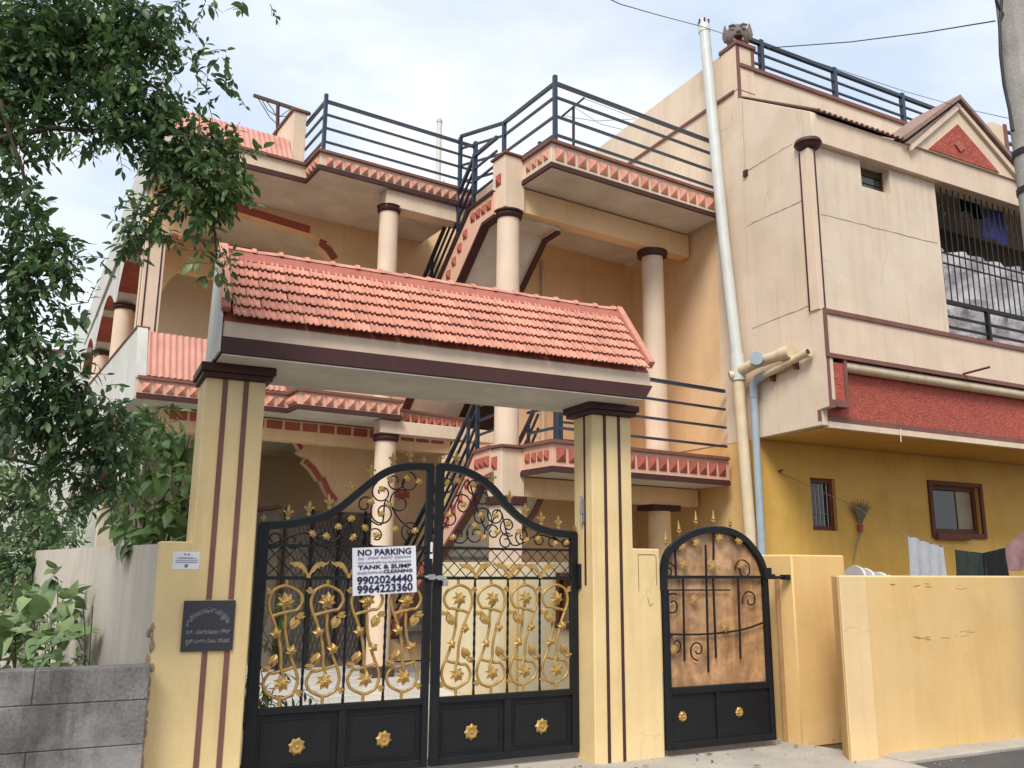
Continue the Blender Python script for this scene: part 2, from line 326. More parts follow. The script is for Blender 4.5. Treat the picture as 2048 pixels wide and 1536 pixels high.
def slope_board(x0,x1,h0,h1,s0,s1,m,nm):
    A = P0+SLn*s0; Bq = P0+SLn*s1
    part(nm, MB().add([(x,(q+NRM*h).y,(q+NRM*h).z) for x in (x0,x1) for q in (A,Bq) for h in (h0,h1)], [(0,1,3,2),(4,6,7,5),(0,4,5,1),(2,3,7,6),(0,2,6,4),(1,5,7,3)]), m, can, .005)
slope_board(.677,.742,-.02,.045,.16,.845,M_tile,'verge_board')
slope_board(.677,.735,-.01,.035,.07,.155,M_tiled,'verge_stop')
slope_board(4.092,4.15,-.02,.055,.05,.835,M_tile,'verge_board')

# ------------------------------------------------------------------ gate posts
pl = thing('gate_post', 'tall left yellow gate post with black name plate and two brown stripes', 'gate post', (.85,6.3,0), group='posts carrying the gate canopy')
part('shaft', MB().prism([(.452,-.03),(1.05,-.03),(1.05,2.754),(.648,2.754),(.648,1.641),(.452,1.641)],6.1,6.34,'y'), M_post, pl, .008); part('shaft_back', MB().box(.648,1.05,6.341,6.5,-.03,2.754), M_post, pl)
part('capital', MB().box(.605,1.108,6.035,6.555,2.79,2.849).box(.622,1.09,6.055,6.53,2.755,2.79), M_brown, pl, .006)
for x in (.778,.918):
    part('stripe', MB().box(x-.017,x+.017,6.094,6.102,1.272,2.752), M_mauve, pl)
    part('stripe', MB().box(x-.017,x+.017,6.094,6.102,.0,.94), M_mauve, pl)
pr = thing('gate_post', 'right yellow gate post between the double gate and the small arched gate', 'gate post', (3.92,6.3,0), group='posts carrying the gate canopy')
part('shaft', MB().prism([(3.727,-.03),(4.386,-.03),(4.386,1.649),(4.119,1.649),(4.119,2.756),(3.727,2.756)],6.1,6.40,'y'), M_post, pr, .010)
part('capital', MB().box(3.675,4.175,6.04,6.50,2.795,2.849).box(3.69,4.155,6.06,6.47,2.757,2.795), M_brown, pr, .006)
for x in (3.853,3.994): part('stripe', MB().box(x-.013,x+.013,6.094,6.102,0,2.755), M_brown, pr)
part('stripe', MB().box(3.721,3.729,6.205,6.228,1.35,2.755), M_brown, pr)
part('bolt_plate', MB().box(3.712,3.729,6.22,6.27,1.86,2.05).tube([(3.705,6.245,1.84),(3.705,6.245,2.08)],.009,8).box(3.70,3.715,6.225,6.265,1.93,1.98), M_steel, pr)
sc = MB()
for q in ([(4.165,1.6),(4.33,1.6),(4.345,1.585),(4.345,1.35)], [(4.165,1.6),(4.165,1.3)], [(4.25,1.25),(4.27,1.18),(4.30,1.2)]):
    sc.tube([(x,6.0995,z) for x,z in q], .003, 5)
part('scratched_outline', sc, M_mauve, pr)

# name plate
np_ = thing('name_plate', 'black granite name plate engraved in Kannada on the left gate post', 'name plate', (.787,6.1,1.1))
part('slab', MB().box(.625,.948,6.078,6.0925,.945,1.264), M_slate, np_, .004)
fx = (R(90),0,0)
arc = ['ಶ್ರೀ','ಮಂ','ಜು','ನಾ','ಥೇ','ಶ್ವ','ರ','ಕೃ','ಪಾ']
for k, ch in enumerate(arc):
    w = R(150-120*k/(len(arc)-1)); text_obj('engraved_letters', ch, .040, M_engr, np_, (.787+.128*math.cos(w), 6.0765, 1.085+.115*math.sin(w)), (R(90), -(w-R(90)) , 0), .0006, ext=.0008)
text_obj('engraved_letters', 'ಬಿ. ನಾಗರಾಜು ಗೌಡ', .034, M_engr, np_, (.787,6.0765,1.065), fx, .0006, width=.27, ext=.0008)
text_obj('engraved_letters', 'ಕೃಷಿ ಮತ್ತು ತೋಟ ನಿವಾಸ', .034, M_engr, np_, (.787,6.0765,1.008), fx, .0006, width=.27, ext=.0008)
nb = thing('paper_notice', 'small white printed notice pasted on the left gate post stub', 'notice', (.62,6.1,1.52))
part('sheet', MB().box(.534,.70,6.0975,6.1015,1.462,1.575), M_paper, nb)
part('printed_lines', MB().box(.575,.66,6.0955,6.0968,1.538,1.540).box(.560,.685,6.0955,6.0968,1.530,1.534).box(.553,.69,6.0955,6.0968,1.517,1.5215).box(.553,.69,6.0955,6.0968,1.504,1.509), M_inkg, nb)
part('emblem', MB().box(.604,.614,6.0955,6.0968,1.553,1.563).box(.625,.637,6.0955,6.0968,1.553,1.563), M_terra, nb)
part('round_stamp', MB().tube([(.62,6.0955,1.485),(.62,6.0968,1.485)],.012,14), M_engr, nb)

# ------------------------------------------------------------------ main gate
GY = 6.36
def rect_tube(pts, w, d):     # flat bar following a curve in XZ at GY
    b = MB(); P = [Vector((x,0,z)) for x,z in pts]; vs = []
    for i,p in enumerate(P):
        t = (P[min(i+1,len(P)-1)]-P[max(i-1,0)]).normalized(); nn = Vector((-t.z,0,t.x))
        for a,c in ((-1,-1),(1,-1),(1,1),(-1,1)): q = p+nn*(a*w/2); vs.append((q.x, GY+c*d/2, q.z))
    m = len(P); fs = [(4*i+k,4*i+(k+1)%4,4*i+4+(k+1)%4,4*i+4+k) for i in range(m-1) for k in range(4)]+[(3,2,1,0),(4*m-4,4*m-3,4*m-2,4*m-1)]
    return b.add(vs, fs)
def smooth(pts, k=6):
    o = []; P = [Vector((x,z)) for x,z in pts]
    for i in range(len(P)-1):
        p0,p1,p2,p3 = P[max(i-1,0)],P[i],P[i+1],P[min(i+2,len(P)-1)]
        for j in range(k):
            t=j/k; o.append(tuple(.5*((2*p1)+(p2-p0)*t+(2*p0-5*p1+4*p2-p3)*t*t+(3*p1-p0-3*p2+p3)*t**3)))
    o.append(tuple(P[-1])); return o
TOPL = [(1.134,1.762),(1.324,1.781),(1.438,1.806),(1.569,1.842),(1.674,1.901),(1.784,1.994),(1.892,2.089),(2.003,2.174),(2.117,2.226),(2.239,2.249),(2.38,2.253)]
TOPR = [(2.43,2.251),(2.523,2.261),(2.631,2.251),(2.758,2.217),(2.887,2.151),(2.977,2.078),(3.064,1.985),(3.201,1.876),(3.335,1.811),(3.462,1.777),(3.605,1.76),(3.721,1.754)]
def strip_interp(T, x):
    for (x0,z0),(x1,z1) in zip(T[:-1],T[1:]):
        if x0 <= x <= x1: return z0+(z1-z0)*(x-x0)/(x1-x0)
    return T[0][1] if x < T[0][0] else T[-1][1]
ZB, ZP, ZM, ZU = .05, .53, 1.404, 1.632
# shared ornament meshes (built about their own centre, in the XZ plane)
SA = [(-114,-245),(-60,-264),(0,-276),(60,-292),(114,-300),(158,-380),(140,-450),(99,-490),(-5,-535),(-90,-510),(-131,-470),(-157,-380),(-140,-290),(-109,-220),(-57,-80),(-17,90),(-11,220),(2,275),(22,330)]
def scroll_meshes(mir):
    k = .00075*mir; q = .00075
    b = MB()
    for s in (1,-1):
        pts = [(x*k*s, 0, -y*q*s) for x,y in smooth([(x,y) for x,y in SA], 4)]
        b.tube([(x,(-.006 if s>0 else .006),z) for x,_,z in pts], .0118, 8)
    b.tube([(0,0,.395),(0,0,.455)],.012,8); b.tube([(0,0,-.395),(0,0,-.455)],.012,8)
    st = b.mesh('scroll', M_gold, smooth=60)
    def flower(r, n):
        f = MB(); vs=[(0,-.022,0)]; 
        for i in range(2*n):
            w = math.pi*i/n; rr = r if i%2==0 else r*.62; vs.append((rr*math.cos(w), -.002 if i%2==0 else -.018, rr*math.sin(w)))
        vs.append((0,.008,0)); fs=[(0,1+i,1+(i+1)%(2*n)) for i in range(2*n)]+[(2*n+1,1+(i+1)%(2*n),1+i) for i in range(2*n)]
        f.add(vs,fs); f.add([(0,-.034,0)]+[((r*.55 if i%2==0 else r*.3)*math.cos(math.pi*i/n+.4), -.020 if i%2==0 else -.030, (r*.55 if i%2==0 else r*.3)*math.sin(math.pi*i/n+.4)) for i in range(2*n)],[(0,1+i,1+(i+1)%(2*n)) for i in range(2*n)]); f.ball((0,-.034,0), r*.18,.012,r*.18,8,4)
        return f
    fl = flower(.066,7).mesh('gold_flower', M_gold, smooth=20)
    sp = flower(.044,5).mesh('gold_star_leaf', M_gold, smooth=20)
    lf = MB(); base=[(0,0),(.03,.012),(.055,.045),(.05,.075),(.03,.066),(.022,.09),(.002,.075),(-.012,.05),(-.008,.02)]
    lf.add([(x*mir,-.012-.01*math.sin(i),z) for i,(x,z) in enumerate(base)]+[(x*mir,.004,z) for x,z in base]+[(.02*mir,-.024,.045)],
           [(i,(i+1)%9,18) for i in range(9)]+[(i,9+i,9+(i+1)%9,(i+1)%9) for i in range(9)]+[tuple(range(17,8,-1))])
    lm = lf.mesh('gold_curled_leaf', M_gold, smooth=20)
    return st, fl, sp, lm
SCR = {1: scroll_meshes(1), -1: scroll_meshes(-1)}
def fleur_mesh():
    b = MB()
    def pet(pts): 
        n=len(pts); b.add([(x,-.006,z) for x,z in pts]+[(x,.006,z) for x,z in pts],[tuple(range(n-1,-1,-1)),tuple(range(n,2*n))]+[(i,(i+1)%n,n+(i+1)%n,n+i) for i in range(n)])
    pet([(0,.045),(.011,.07),(.012,.085),(0,.12),(-.012,.085),(-.011,.07)])
    for s in (1,-1):
        pet([(.004*s,.045),(.012*s,.062),(.028*s,.078),(.038*s,.066),(.034*s,.055),(.026*s,.060),(.016*s,.048),(.008*s,.04)])
    b.box(-.016,.016,-.009,.009,.036,.046)
    pet([(0,.036),(.008,.03),(.02,.018),(.012,.012),(.006,.0),(-.006,0),(-.012,.012),(-.02,.018),(-.008,.03)])
    return b.mesh('fleur_finial', M_gold, smooth=30, bevel=.002)
FLEUR = fleur_mesh()
def acan_mesh():
    b = MB()
    for s in (1,-1):
        pts=[(0,0),(.012,.03),(.03,.062),(.055,.088),(.09,.096),(.125,.086),(.14,.098),(.135,.078),(.115,.070),(.10,.056),(.085,.066),(.07,.046),(.055,.05),(.042,.026),(.02,.012),(.01,-.012)]
        n=len(pts); b.add([(x*s,-.010-.012*math.sin(3.1*i/n),z) for i,(x,z) in enumerate(pts)]+[(x*s,.0,z) for x,z in pts],[tuple(range(n)),tuple(range(2*n-1,n-1,-1))]+[(i,(i+1)%n,n+(i+1)%n,n+i) for i in range(n)])
    b.box(-.014,.014,-.014,.004,-.02,.012)
    return b.mesh('acanthus_leaf', M_gold, smooth=40)
ACAN = acan_mesh()
def vine_leaf_mesh():
    b = MB(); pts=[(0,-.03),(.014,-.016),(.036,-.018),(.03,.0),(.04,.016),(.022,.018),(.012,.036),(0,.024),(-.012,.036),(-.022,.018),(-.04,.016),(-.03,0),(-.036,-.018),(-.014,-.016)]
    n=len(pts); b.add([(x,-.004,z) for x,z in pts]+[(x,.004,z) for x,z in pts]+[(0,-.014,0),(0,.004,0)],[(i,(i+1)%n,2*n) for i in range(n)]+[(n+(i+1)%n,n+i,2*n+1) for i in range(n)]+[(i,n+i,n+(i+1)%n,(i+1)%n) for i in range(n)])
    return b.mesh('vine_leaf', M_gold, smooth=15)
VINE = vine_leaf_mesh()
def rosette_mesh(r, n, holes=False):
    b = MB(); m = 2*n; vs=[]; 
    for rr, y in ((r,-.004),(r*.62,-.018),(r*.3,-.012)):
        for i in range(m):
            w = 2*math.pi*i/m; k = rr*(1 if i%2==0 else (.78 if rr==r else 1)); vs.append((k*math.cos(w), y, k*math.sin(w)))
    fs = [(a*m+i,a*m+(i+1)%m,(a+1)*m+(i+1)%m,(a+1)*m+i) for a in range(2) for i in range(m)]; fs.append(tuple(range(2*m,3*m))); vs += [(r*.8*math.cos(2*math.pi*i/m),.002,r*.8*math.sin(2*math.pi*i/m)) for i in range(m)]
    fs += [(3*m+(i+1)%m,3*m+i,i,(i+1)%m) for i in range(m)]; fs = [f for f in fs]
    b.add(vs, fs); b.ball((0,-.014,0), r*.22, .012, r*.22, 8, 4)
    return b.mesh('rosette', M_gold, smooth=25)
ROS = rosette_mesh(.062, 8)
def spiral(c, r, a0, turns, rin=.25, n=26):
    return [(c[0]+ (r*(1-(1-rin)*i/n))*math.cos(a0+turns*2*math.pi*i/n), c[1]+(r*(1-(1-rin)*i/n))*math.sin(a0+turns*2*math.pi*i/n)) for i in range(n+1)]
def leaf_gate(side):
    x0, x1 = (1.105,2.425) if side=='L' else (2.452,3.722); T = TOPL if side=='L' else TOPR
    lab = ('left leaf of the black and gold double gate, carrying the white no parking sign' if side=='L' else
           'right leaf of the black and gold double gate, hung on the right post')
    t = thing('gate_leaf', lab, 'gate', ((x0+x1)/2, GY, 0), group='black double gate leaves')
    mir = 1 if side=='L' else -1
    so = (x0, x0+.078) if side=='L' else (x1-.06, x1); si = (x1-.05, x1) if side=='L' else (x0, x0+.06)
    zo = strip_interp(T, so[0])+.012; zi = strip_interp(T, (si[0]+si[1])/2)+.012
    part('outer_stile', MB().box(so[0],so[1],GY-.03,GY+.03,ZB,zo), M_gate, t, .004)
    part('inner_stile', MB().box(si[0],si[1],GY-.03,GY+.03,ZB,zi), M_gate, t, .004)
    xa, xb = (so[1], si[0]) if side=='L' else (si[1], so[0])
    part('bottom_rail', MB().box(xa,xb,GY-.025,GY+.025,ZB,ZB+.055), M_gate, t, .004)
    part('panel_rail', MB().box(xa,xb,GY-.025,GY+.025,ZP-.045,ZP), M_gate, t, .004)
    part('lock_rail', MB().box(xa,xb,GY-.012,GY+.012,ZM-.012,ZM+.012), M_gate, t)
    part('upper_rail', MB().box(xa,xb,GY-.011,GY+.011,ZU-.010,ZU+.010), M_gate, t)
    Ts = smooth([(x0+.01,strip_interp(T,x0+.01))]+[p for p in T if x0+.03 < p[0] < x1-.03]+[(x1-.005,strip_interp(T,x1-.005))],4)
    part('top_rail', rect_tube(Ts, .052, .058), M_gate, t)
    part('top_beading', rect_tube([(x,z+.031) for x,z in Ts], .008, .03), M_rail, t)
    xm = (xa+xb)/2
    part('panel_divider', MB().box(xm-.03,xm+.03,GY-.024,GY+.024,ZB+.055,ZP-.045), M_gate, t, .004)
    for a, c in ((xa,xm-.03),(xm+.03,xb)):
        pn = part('sheet_panel', MB().box(a,c,GY-.004,GY+.006,ZB+.055,ZP-.045), M_gate, t)
        part('panel_moulding', MB().box(a+.03,c-.03,GY-.012,GY-.0045,ZP-.085,ZP-.075).box(a+.03,c-.03,GY-.012,GY-.0045,ZB+.085,ZB+.095).box(a+.03,a+.04,GY-.012,GY-.0045,ZB+.0955,ZP-.0855).box(c-.04,c-.03,GY-.012,GY-.0045,ZB+.0955,ZP-.0855), M_gate, pn)
        inst('rosette', ROS, t, ((a+c)/2, GY-.006, .265), (0,random.random(),0))
    w = (xb-xa)/4
    for k in range(4):
        cx = xa+w*(k+.5); cz = (ZP+ZM)/2+.0
        st, fl, sp, lm = SCR[mir]
        o = inst('scroll_ornament', st, t, (cx, GY, cz), (0,random.gauss(0,.012),0), (1,1,.955)); ORG[o.name] = Vector((0,0,0))
        for s in (1,-1):
            inst('gold_flower', fl, o, (-.002*s*mir, -.012, .292*s), (0,random.random(),0))
            inst('gold_star_leaf', sp, o, (-.055*s*mir, -.012, .062*s), (0,random.random(),0))
            inst('gold_curled_leaf', lm, o, (.045*s*mir, -.008, .085*s), (0,0 if s>0 else math.pi,0), (1.05,1.2,1.05)); inst('gold_curled_leaf', lm, o, (.075*s*mir, -.010, .175*s), (0,(.9*mir if s>0 else math.pi+.9*mir),0), (.75,1,.75))
            inst('gold_curled_leaf', lm, o, (-.10*s*mir, -.008, .345*s), (0,(-1.4*mir if s>0 else math.pi-1.4*mir),0), (.7,.7,.7))
        if k:
            bx = xa+w*k; b = MB(); pts=[(bx,GY,ZP+(ZM-ZP)*i/40) for i in range(41)]
            b.tube(pts, [.0105*(1+.18*math.sin(i*1.9)) for i in range(41)], 6); part('twisted_bar', b, M_gate, t)
            inst('acanthus_leaf', ACAN, t, (bx, GY-.012, ZM+.02), (0,random.gauss(0,.02),0))
    # diamond lattice, every wire its own bar
    hh = ZU-ZM-.02; s0 = xa-hh
    while s0 < xb:
        for d in (1,-1):
            za, zb = ZM+.01, ZU-.01; xs, xe = (s0, s0+hh) if d>0 else (s0+hh, s0)
            def clip(x): return min(max(x,xa),xb)
            u0,u1=(clip(min(xs,xe)),clip(max(xs,xe)))
            if u1-u0 > .02:
                f=lambda x: za+(zb-za)*((x-xs)/(xe-xs)); yy = GY+(.004 if d>0 else -.004)
                part('lattice_wire', MB().tube([(u0,yy,f(u0)),(u1,yy,f(u1))],.0042,5), M_gate, t)
        s0 += .105
    # vine scrolls above
    n = 0
    for (cx,cz,r,a0,tn) in (VINL if side=='L' else VINR):
        pts = spiral((cx,cz),r,R(a0),tn); part('iron_scroll', MB().tube([(x,GY,z) for x,z in pts],.0062,6), M_gate, t)
    b = MB(); pts = smooth(VSL if side=='L' else VSR, 5); part('iron_vine', b.tube([(x,GY+.004,z) for x,z in pts],.0065,6), M_gate, t)
    for (x,z) in (LVL if side=='L' else LVR):
        inst('vine_leaf', VINE, t, (x,GY-.012,z), (0,random.uniform(-.9,.9),0), (.80,1,.80))
    for x,z in (FNL if side=='L' else FNR):
        zz = strip_interp(T,x)+.03; inst('fleur_finial', FLEUR, t, (x,GY,zz), (0,random.gauss(0,.05),random.gauss(0,.2)))
    for x,z in (FSL if side=='L' else FSR):
        inst('fleur_finial', FLEUR, t, (x,GY,strip_interp(T,x)+.025), (0,0,0), (.62,1,.55))
    return t
LVL = [(1.494,1.717),(1.598,1.701),(1.684,1.772),(1.78,1.834),(1.801,1.698),(1.886,1.77),(2.007,2.064),(1.925,1.966),(2.011,1.875),(1.978,1.717),(2.068,2.139),(2.205,2.157),(2.304,2.135),(2.122,1.765),(2.283,1.757),(2.067,1.948)]
LVR = [(2.539,2.139),(2.633,2.159),(2.764,2.133),(2.684,1.971),(2.833,1.893),(2.787,1.809),(2.823,1.747),(2.867,1.716),(2.985,1.762),(2.966,1.893),(3.083,1.832),(3.179,1.771),(3.248,1.704),(3.354,1.718),(3.518,1.68),(3.623,1.69),(2.6,1.714),(2.562,1.888)]
FNL = [(1.311,1.813),(1.462,1.835),(1.613,1.913),(1.767,2.019),(1.921,2.151),(2.088,2.256),(2.233,2.284)]
FNR = [(2.62,2.326),(2.936,2.174),(3.091,2.026),(3.238,1.889),(3.391,1.812),(3.552,1.796)]
FSL = [(1.142,1.808),(2.345,2.29)]
FSR = [(2.471,2.297),(3.711,1.799)]
_vl = [(1.224,1.676),(1.356,1.664),(1.554,1.697),(1.738,1.744),(1.862,1.718),(2.012,2.041),(2.112,2.133),(2.026,1.89),(1.978,1.713),(2.159,1.971),(2.255,1.757),(1.735,1.825),(1.883,1.941),(2.214,2.127)]
VINL = [(x,z,r,a,tn) for (x,z),r,a,tn in zip(_vl,(.075,.06,.07,.085,.07,.085,.08,.10,.085,.10,.085,.055,.07,.085),(180,0,90,200,-20,120,30,150,-60,60,250,100,10,80),(1.2,-1.1,1.3,-1.3,1.1,1.25,-1.2,1.3,-1.2,1.2,-1.3,1.0,1.1,-1.1))]
_vr = [(2.539,2.131),(2.777,2.126),(2.858,2.041),(2.68,1.971),(2.843,1.877),(2.797,1.746),(2.655,1.735),(2.975,1.901),(3.083,1.816),(3.067,1.692),(3.216,1.739),(3.377,1.71),(3.495,1.688),(3.614,1.698),(2.575,1.869),(2.946,1.761)]
VINR = [(x,z,r,a,tn) for (x,z),r,a,tn in zip(_vr,(.08,.085,.08,.10,.095,.085,.08,.08,.085,.07,.07,.06,.055,.055,.08,.075),(180,0,90,200,-20,120,30,150,-60,60,250,100,10,80,130,200),(1.2,-1.1,1.3,-1.3,1.1,1.25,-1.2,1.3,-1.2,1.2,-1.3,1.0,1.1,-1.1,1.2,-1.2))]
VSL = [(1.216,1.64),(1.443,1.723),(1.649,1.659),(1.828,1.865),(2.014,1.796),(2.046,1.985),(2.163,1.838),(2.321,1.728)]
VSR = [(2.479,1.693),(2.616,1.968),(2.719,2.171),(2.797,1.975),(2.901,1.78),(3.01,1.943),(3.125,1.665),(3.377,1.751),(3.662,1.666)]
gl = leaf_gate('L'); gr = leaf_gate('R')
# lock gear across the two leaves
lk = thing('gate_bolt', 'galvanised sliding bolt with padlock across the meeting stiles of the double gate', 'bolt', (2.45,GY-.05,1.41))
part('bolt_bar', MB().tube([(2.36,GY-.05,1.415),(2.53,GY-.05,1.400)],.011,8), M_steel, lk)
part('bolt_housing', MB().box(2.385,2.44,GY-.07,GY-.031,1.392,1.432).box(2.46,2.50,GY-.07,GY-.031,1.388,1.424), M_steel, lk, .003)
part('padlock', MB().box(2.505,2.545,GY-.068,GY-.04,1.345,1.385).tube([(2.512,GY-.054,1.385),(2.515,GY-.054,1.408),(2.525,GY-.054,1.414),(2.535,GY-.054,1.408),(2.538,GY-.054,1.385)],.004,6), M_steel, lk, .003)
part('handle_plate', MB().box(2.404,2.42,GY-.041,GY-.031,1.60,1.675).box(2.402,2.422,GY-.043,GY-.0315,1.55,1.585), M_paper, lk)
lb = thing('lock_box', 'black steel hinge box on the right edge of the double gate', 'lock box', (3.74,GY-.05,1.42))
part('case', MB().box(3.705,3.766,GY-.075,GY-.031,1.32,1.52), M_gate, lb, .005)
part('hinge_pin', MB().tube([(3.745,GY-.09,1.36),(3.745,GY-.09,1.48)],.012,8).box(3.73,3.79,GY-.09,GY-.076,1.40,1.44), M_gate, lb)

# sign
sg = thing('no_parking_sign', 'white paper no parking notice with navy print tied to the left gate leaf', 'sign', (2.05,GY-.05,1.5))
_q = [(1.791,1.617),(2.281,1.65),(2.296,1.298),(1.799,1.28)]
cx = sum(p[0] for p in _q)/4; cz = sum(p[1] for p in _q)/4; wdt = ((_q[1][0]-_q[0][0])+(_q[2][0]-_q[3][0]))/2; hgt = ((_q[0][1]-_q[3][1])+(_q[1][1]-_q[2][1]))/2
tilt = -math.atan2((_q[1][1]-_q[0][1]+_q[2][1]-_q[3][1])/2, wdt); SY = 6.31
nxs = 12; b = MB(); vs=[]
for yb in (0,.0015):
    for j in range(5):
        for i in range(nxs+1):
            u=(i/nxs-.5)*wdt; v=(j/4-.5)*hgt; bow=.006*math.sin(i*.9+j*.4)
            vs.append((cx+u*math.cos(tilt)+v*math.sin(tilt), SY+yb+bow*.3, cz-u*math.sin(tilt)+v*math.cos(tilt)))
m5=(nxs+1)*5
fs=[(j*(nxs+1)+i,j*(nxs+1)+i+1,(j+1)*(nxs+1)+i+1,(j+1)*(nxs+1)+i) for j in range(4) for i in range(nxs)]
b.add(vs, fs+[tuple(m5+k for k in reversed(f)) for f in fs]); sheet = part('sheet', b, M_paper, sg)
def sline(s, v, size, width, mat_, bold, u=0):
    text_obj('printed_words', s, size, mat_, sg, (cx+u*math.cos(tilt)+v*math.sin(tilt), SY-.0045, cz-u*math.sin(tilt)+v*math.cos(tilt)), (R(90), tilt, 0), bold, width=width, ext=.0006)
h = hgt; w_ = wdt
sline('NO PARKING', .385*h, .060, .84*w_, M_ink, .0016)
sline('ಸಂಪು  /  ಟ್ಯಾಂಕ್  ಕ್ಲೀನಿಂಗ್  ಮಾಡಲಾಗುವುದು', .270*h, .026, .84*w_, M_inkg, .0001)
sline('ನೀರಿನ ಟ್ಯಾಂಕ್ ಮತ್ತು ಸಂಪು ಸ್ವಚ್ಛಗೊಳಿಸಲಾಗುವುದು', .175*h, .022, .84*w_, M_inkg, .0001)
sline('TANK & SUMP', .075*h, .040, .84*w_, M_ink, .0014)
sline('ಸ್ವಚ್ಛಗೊಳಿಸುವುದು', -.035*h, .024, .40*w_, M_inkg, .0003, -.23*w_)
sline('CLEANING', -.030*h, .032, .46*w_, M_ink, .0012, .205*w_)
sline('9902024440', -.20*h, .078, .87*w_, M_ink, .0022)
sline('9964223360', -.385*h, .078, .87*w_, M_ink, .0022)

# ------------------------------------------------------------------ small gate
SGY = 6.09
sgt = thing('small_gate', 'small black arched wicket gate with gold spear points beside the right post', 'gate', (4.94,SGY,0))
AR = [(4.405,1.303),(4.418,1.508),(4.463,1.62),(4.571,1.706),(4.728,1.781),(4.875,1.814),(5.007,1.822),(5.141,1.808),(5.285,1.754),(5.388,1.668),(5.468,1.567),(5.507,1.458)]
gy0 = GY; GY = SGY
As = smooth(AR,4)
part('arch_rail', rect_tube(As,.05,.05), M_gate, sgt)
part('arch_beading', rect_tube([(x,z+.029) for x,z in As][8:-4], .008,.03), M_rail, sgt)
xr = AR[-1][0]
part('hinge_stile', MB().box(xr-.022,xr+.026,SGY-.026,SGY+.026,.05,AR[-1][1]+.03), M_gate, sgt, .004)
part('latch_stile', MB().box(4.392,4.445,SGY-.026,SGY+.026,.05,1.31), M_gate, sgt, .004)
part('bottom_rail', MB().box(4.4505,xr-.0225,SGY-.024,SGY+.024,.05,.105), M_gate, sgt, .004)
part('panel_rail', MB().box(4.4505,xr-.0225,SGY-.024,SGY+.024,.475,.53), M_gate, sgt, .004)
for a,c in ((4.4505,4.90),(4.935,xr-.0225)):
    pn = part('sheet_panel', MB().box(a,c,SGY-.004,SGY+.004,.105,.475), M_gate, sgt)
part('panel_divider', MB().box(4.9005,4.9345,SGY-.02,SGY+.02,.1055,.4745), M_gate, sgt)
ROS2 = rosette_mesh(.045, 10)
for x,z in [(4.554,0.3),(5.146,0.298)]: inst('rosette', ROS2, sgt, (x,SGY-.006,z))
part('lock_rail', MB().box(4.42,xr-.02,SGY-.012,SGY+.012,1.405,1.43), M_gate, sgt)
part('latch_rod', MB().tube([(xr+.02,SGY-.03,1.418),(xr+.30,SGY-.03,1.414)],.013,8), M_gate, sgt)
part('latch_case', MB().box(xr-.03,xr+.05,SGY-.05,SGY-.027,1.40,1.50).box(xr+.03,xr+.085,SGY-.055,SGY-.028,1.40,1.445), M_gate, sgt, .005)
part('mid_rod', MB().tube([(x,SGY,z) for x,z in smooth([(4.383,0.957),(4.664,0.945),(4.983,0.949),(5.259,0.976),(5.471,1.026)],3)],.009,6), M_gate, sgt)
part('mid_rod', MB().tube([(x,SGY,z) for x,z in [(4.395,1.311),(5.112,1.307)]],.007,6), M_gate, sgt)


for seg in [[(4.611,1.405),(4.598,0.734)],[(4.864,1.69),(4.843,0.632)],[(4.957,1.799),(4.944,1.563)],[(4.931,1.405),(4.929,0.746)],[(5.207,1.405),(5.194,0.727)],[(4.537,1.663),(4.538,1.405)]]:
    part('upright_rod', MB().tube([(seg[0][0],SGY,seg[0][1]),(seg[1][0],SGY,seg[1][1])],.010,6), M_gate, sgt)
for (x,z),r,a,tn in zip([(4.457,1.467),(5.273,1.479),(4.493,1.188),(5.331,1.22),(4.516,0.865),(4.737,0.818)],(.08,.10,.10,.09,.09,.085,.05),(0,180,60,200,90,-90,0),(1.3,-1.3,1.2,-1.1,1.2,-1.2,1)):
    if x < xr-.06: part('iron_scroll', MB().tube([(u,SGY,v) for u,v in spiral((x,z),r,R(a),tn)],.007,6), M_gate, sgt)
for x,z in [(4.606,1.668),(4.756,1.701),(4.61,1.518),(4.919,1.503),(5.242,1.518),(5.009,1.744),(5.226,1.731),(4.708,1.227),(5.028,0.994),(4.479,0.826)]: inst('vine_leaf', VINE, sgt, (x,SGY-.012,z), (0,random.uniform(-1,1),0), (1.1,1,1.3))
def spear_mesh():
    b = MB(); b.lathe((0,0,0),[(.005,0),(.006,.012),(.016,.022),(.017,.03),(.007,.04),(.009,.046),(.016,.054),(.011,.075),(.001,.135)],10)
    for s in (1,-1): b.ball((.016*s,0,.036),.008,.006,.01,8,5)
    return b.mesh('spear_finial', M_gold, smooth=40)
SPEAR = spear_mesh()
for x,z in [(4.439,1.674),(4.589,1.765),(4.768,1.85),(4.96,1.864),(5.148,1.843)]: inst('spear_finial', SPEAR, sgt, (x,SGY,z), (0,random.gauss(0,.03),random.random()))
bs = [p for p in As if p[0] < xr-.01]
part('backing_sheet', MB().prism([(4.43,.50)]+[(4.43,bs[4][1])]+[(x,z-.012) for x,z in bs[5:]]+[(xr-.005,.50)], SGY+.030, SGY+.034,'y'), M_bronze, sgt)
GY = gy0

# ================================================================== house (left) with columns, ledges, arches
hs = thing('house', 'two storey peach house with pink pyramid ledges, round columns and dark blue roof railing', 'house', (4.5,12,0), 'H')
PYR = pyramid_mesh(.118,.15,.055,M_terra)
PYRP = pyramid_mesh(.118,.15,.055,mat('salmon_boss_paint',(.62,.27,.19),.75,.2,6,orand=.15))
def row(parent, p0, p1, z, n, me, rz=0, sc=1.0):
    for i in range(n):
        t = (i+.5)/n; inst('pyramid_boss', me, parent, (p0[0]+(p1[0]-p0[0])*t, p0[1]+(p1[1]-p0[1])*t, z if not isinstance(z,tuple) else z[0]+(z[1]-z[0])*t), (0,0,rz), (sc,1,sc))
LEFT = -math.pi/2            # boss on a face looking towards -X
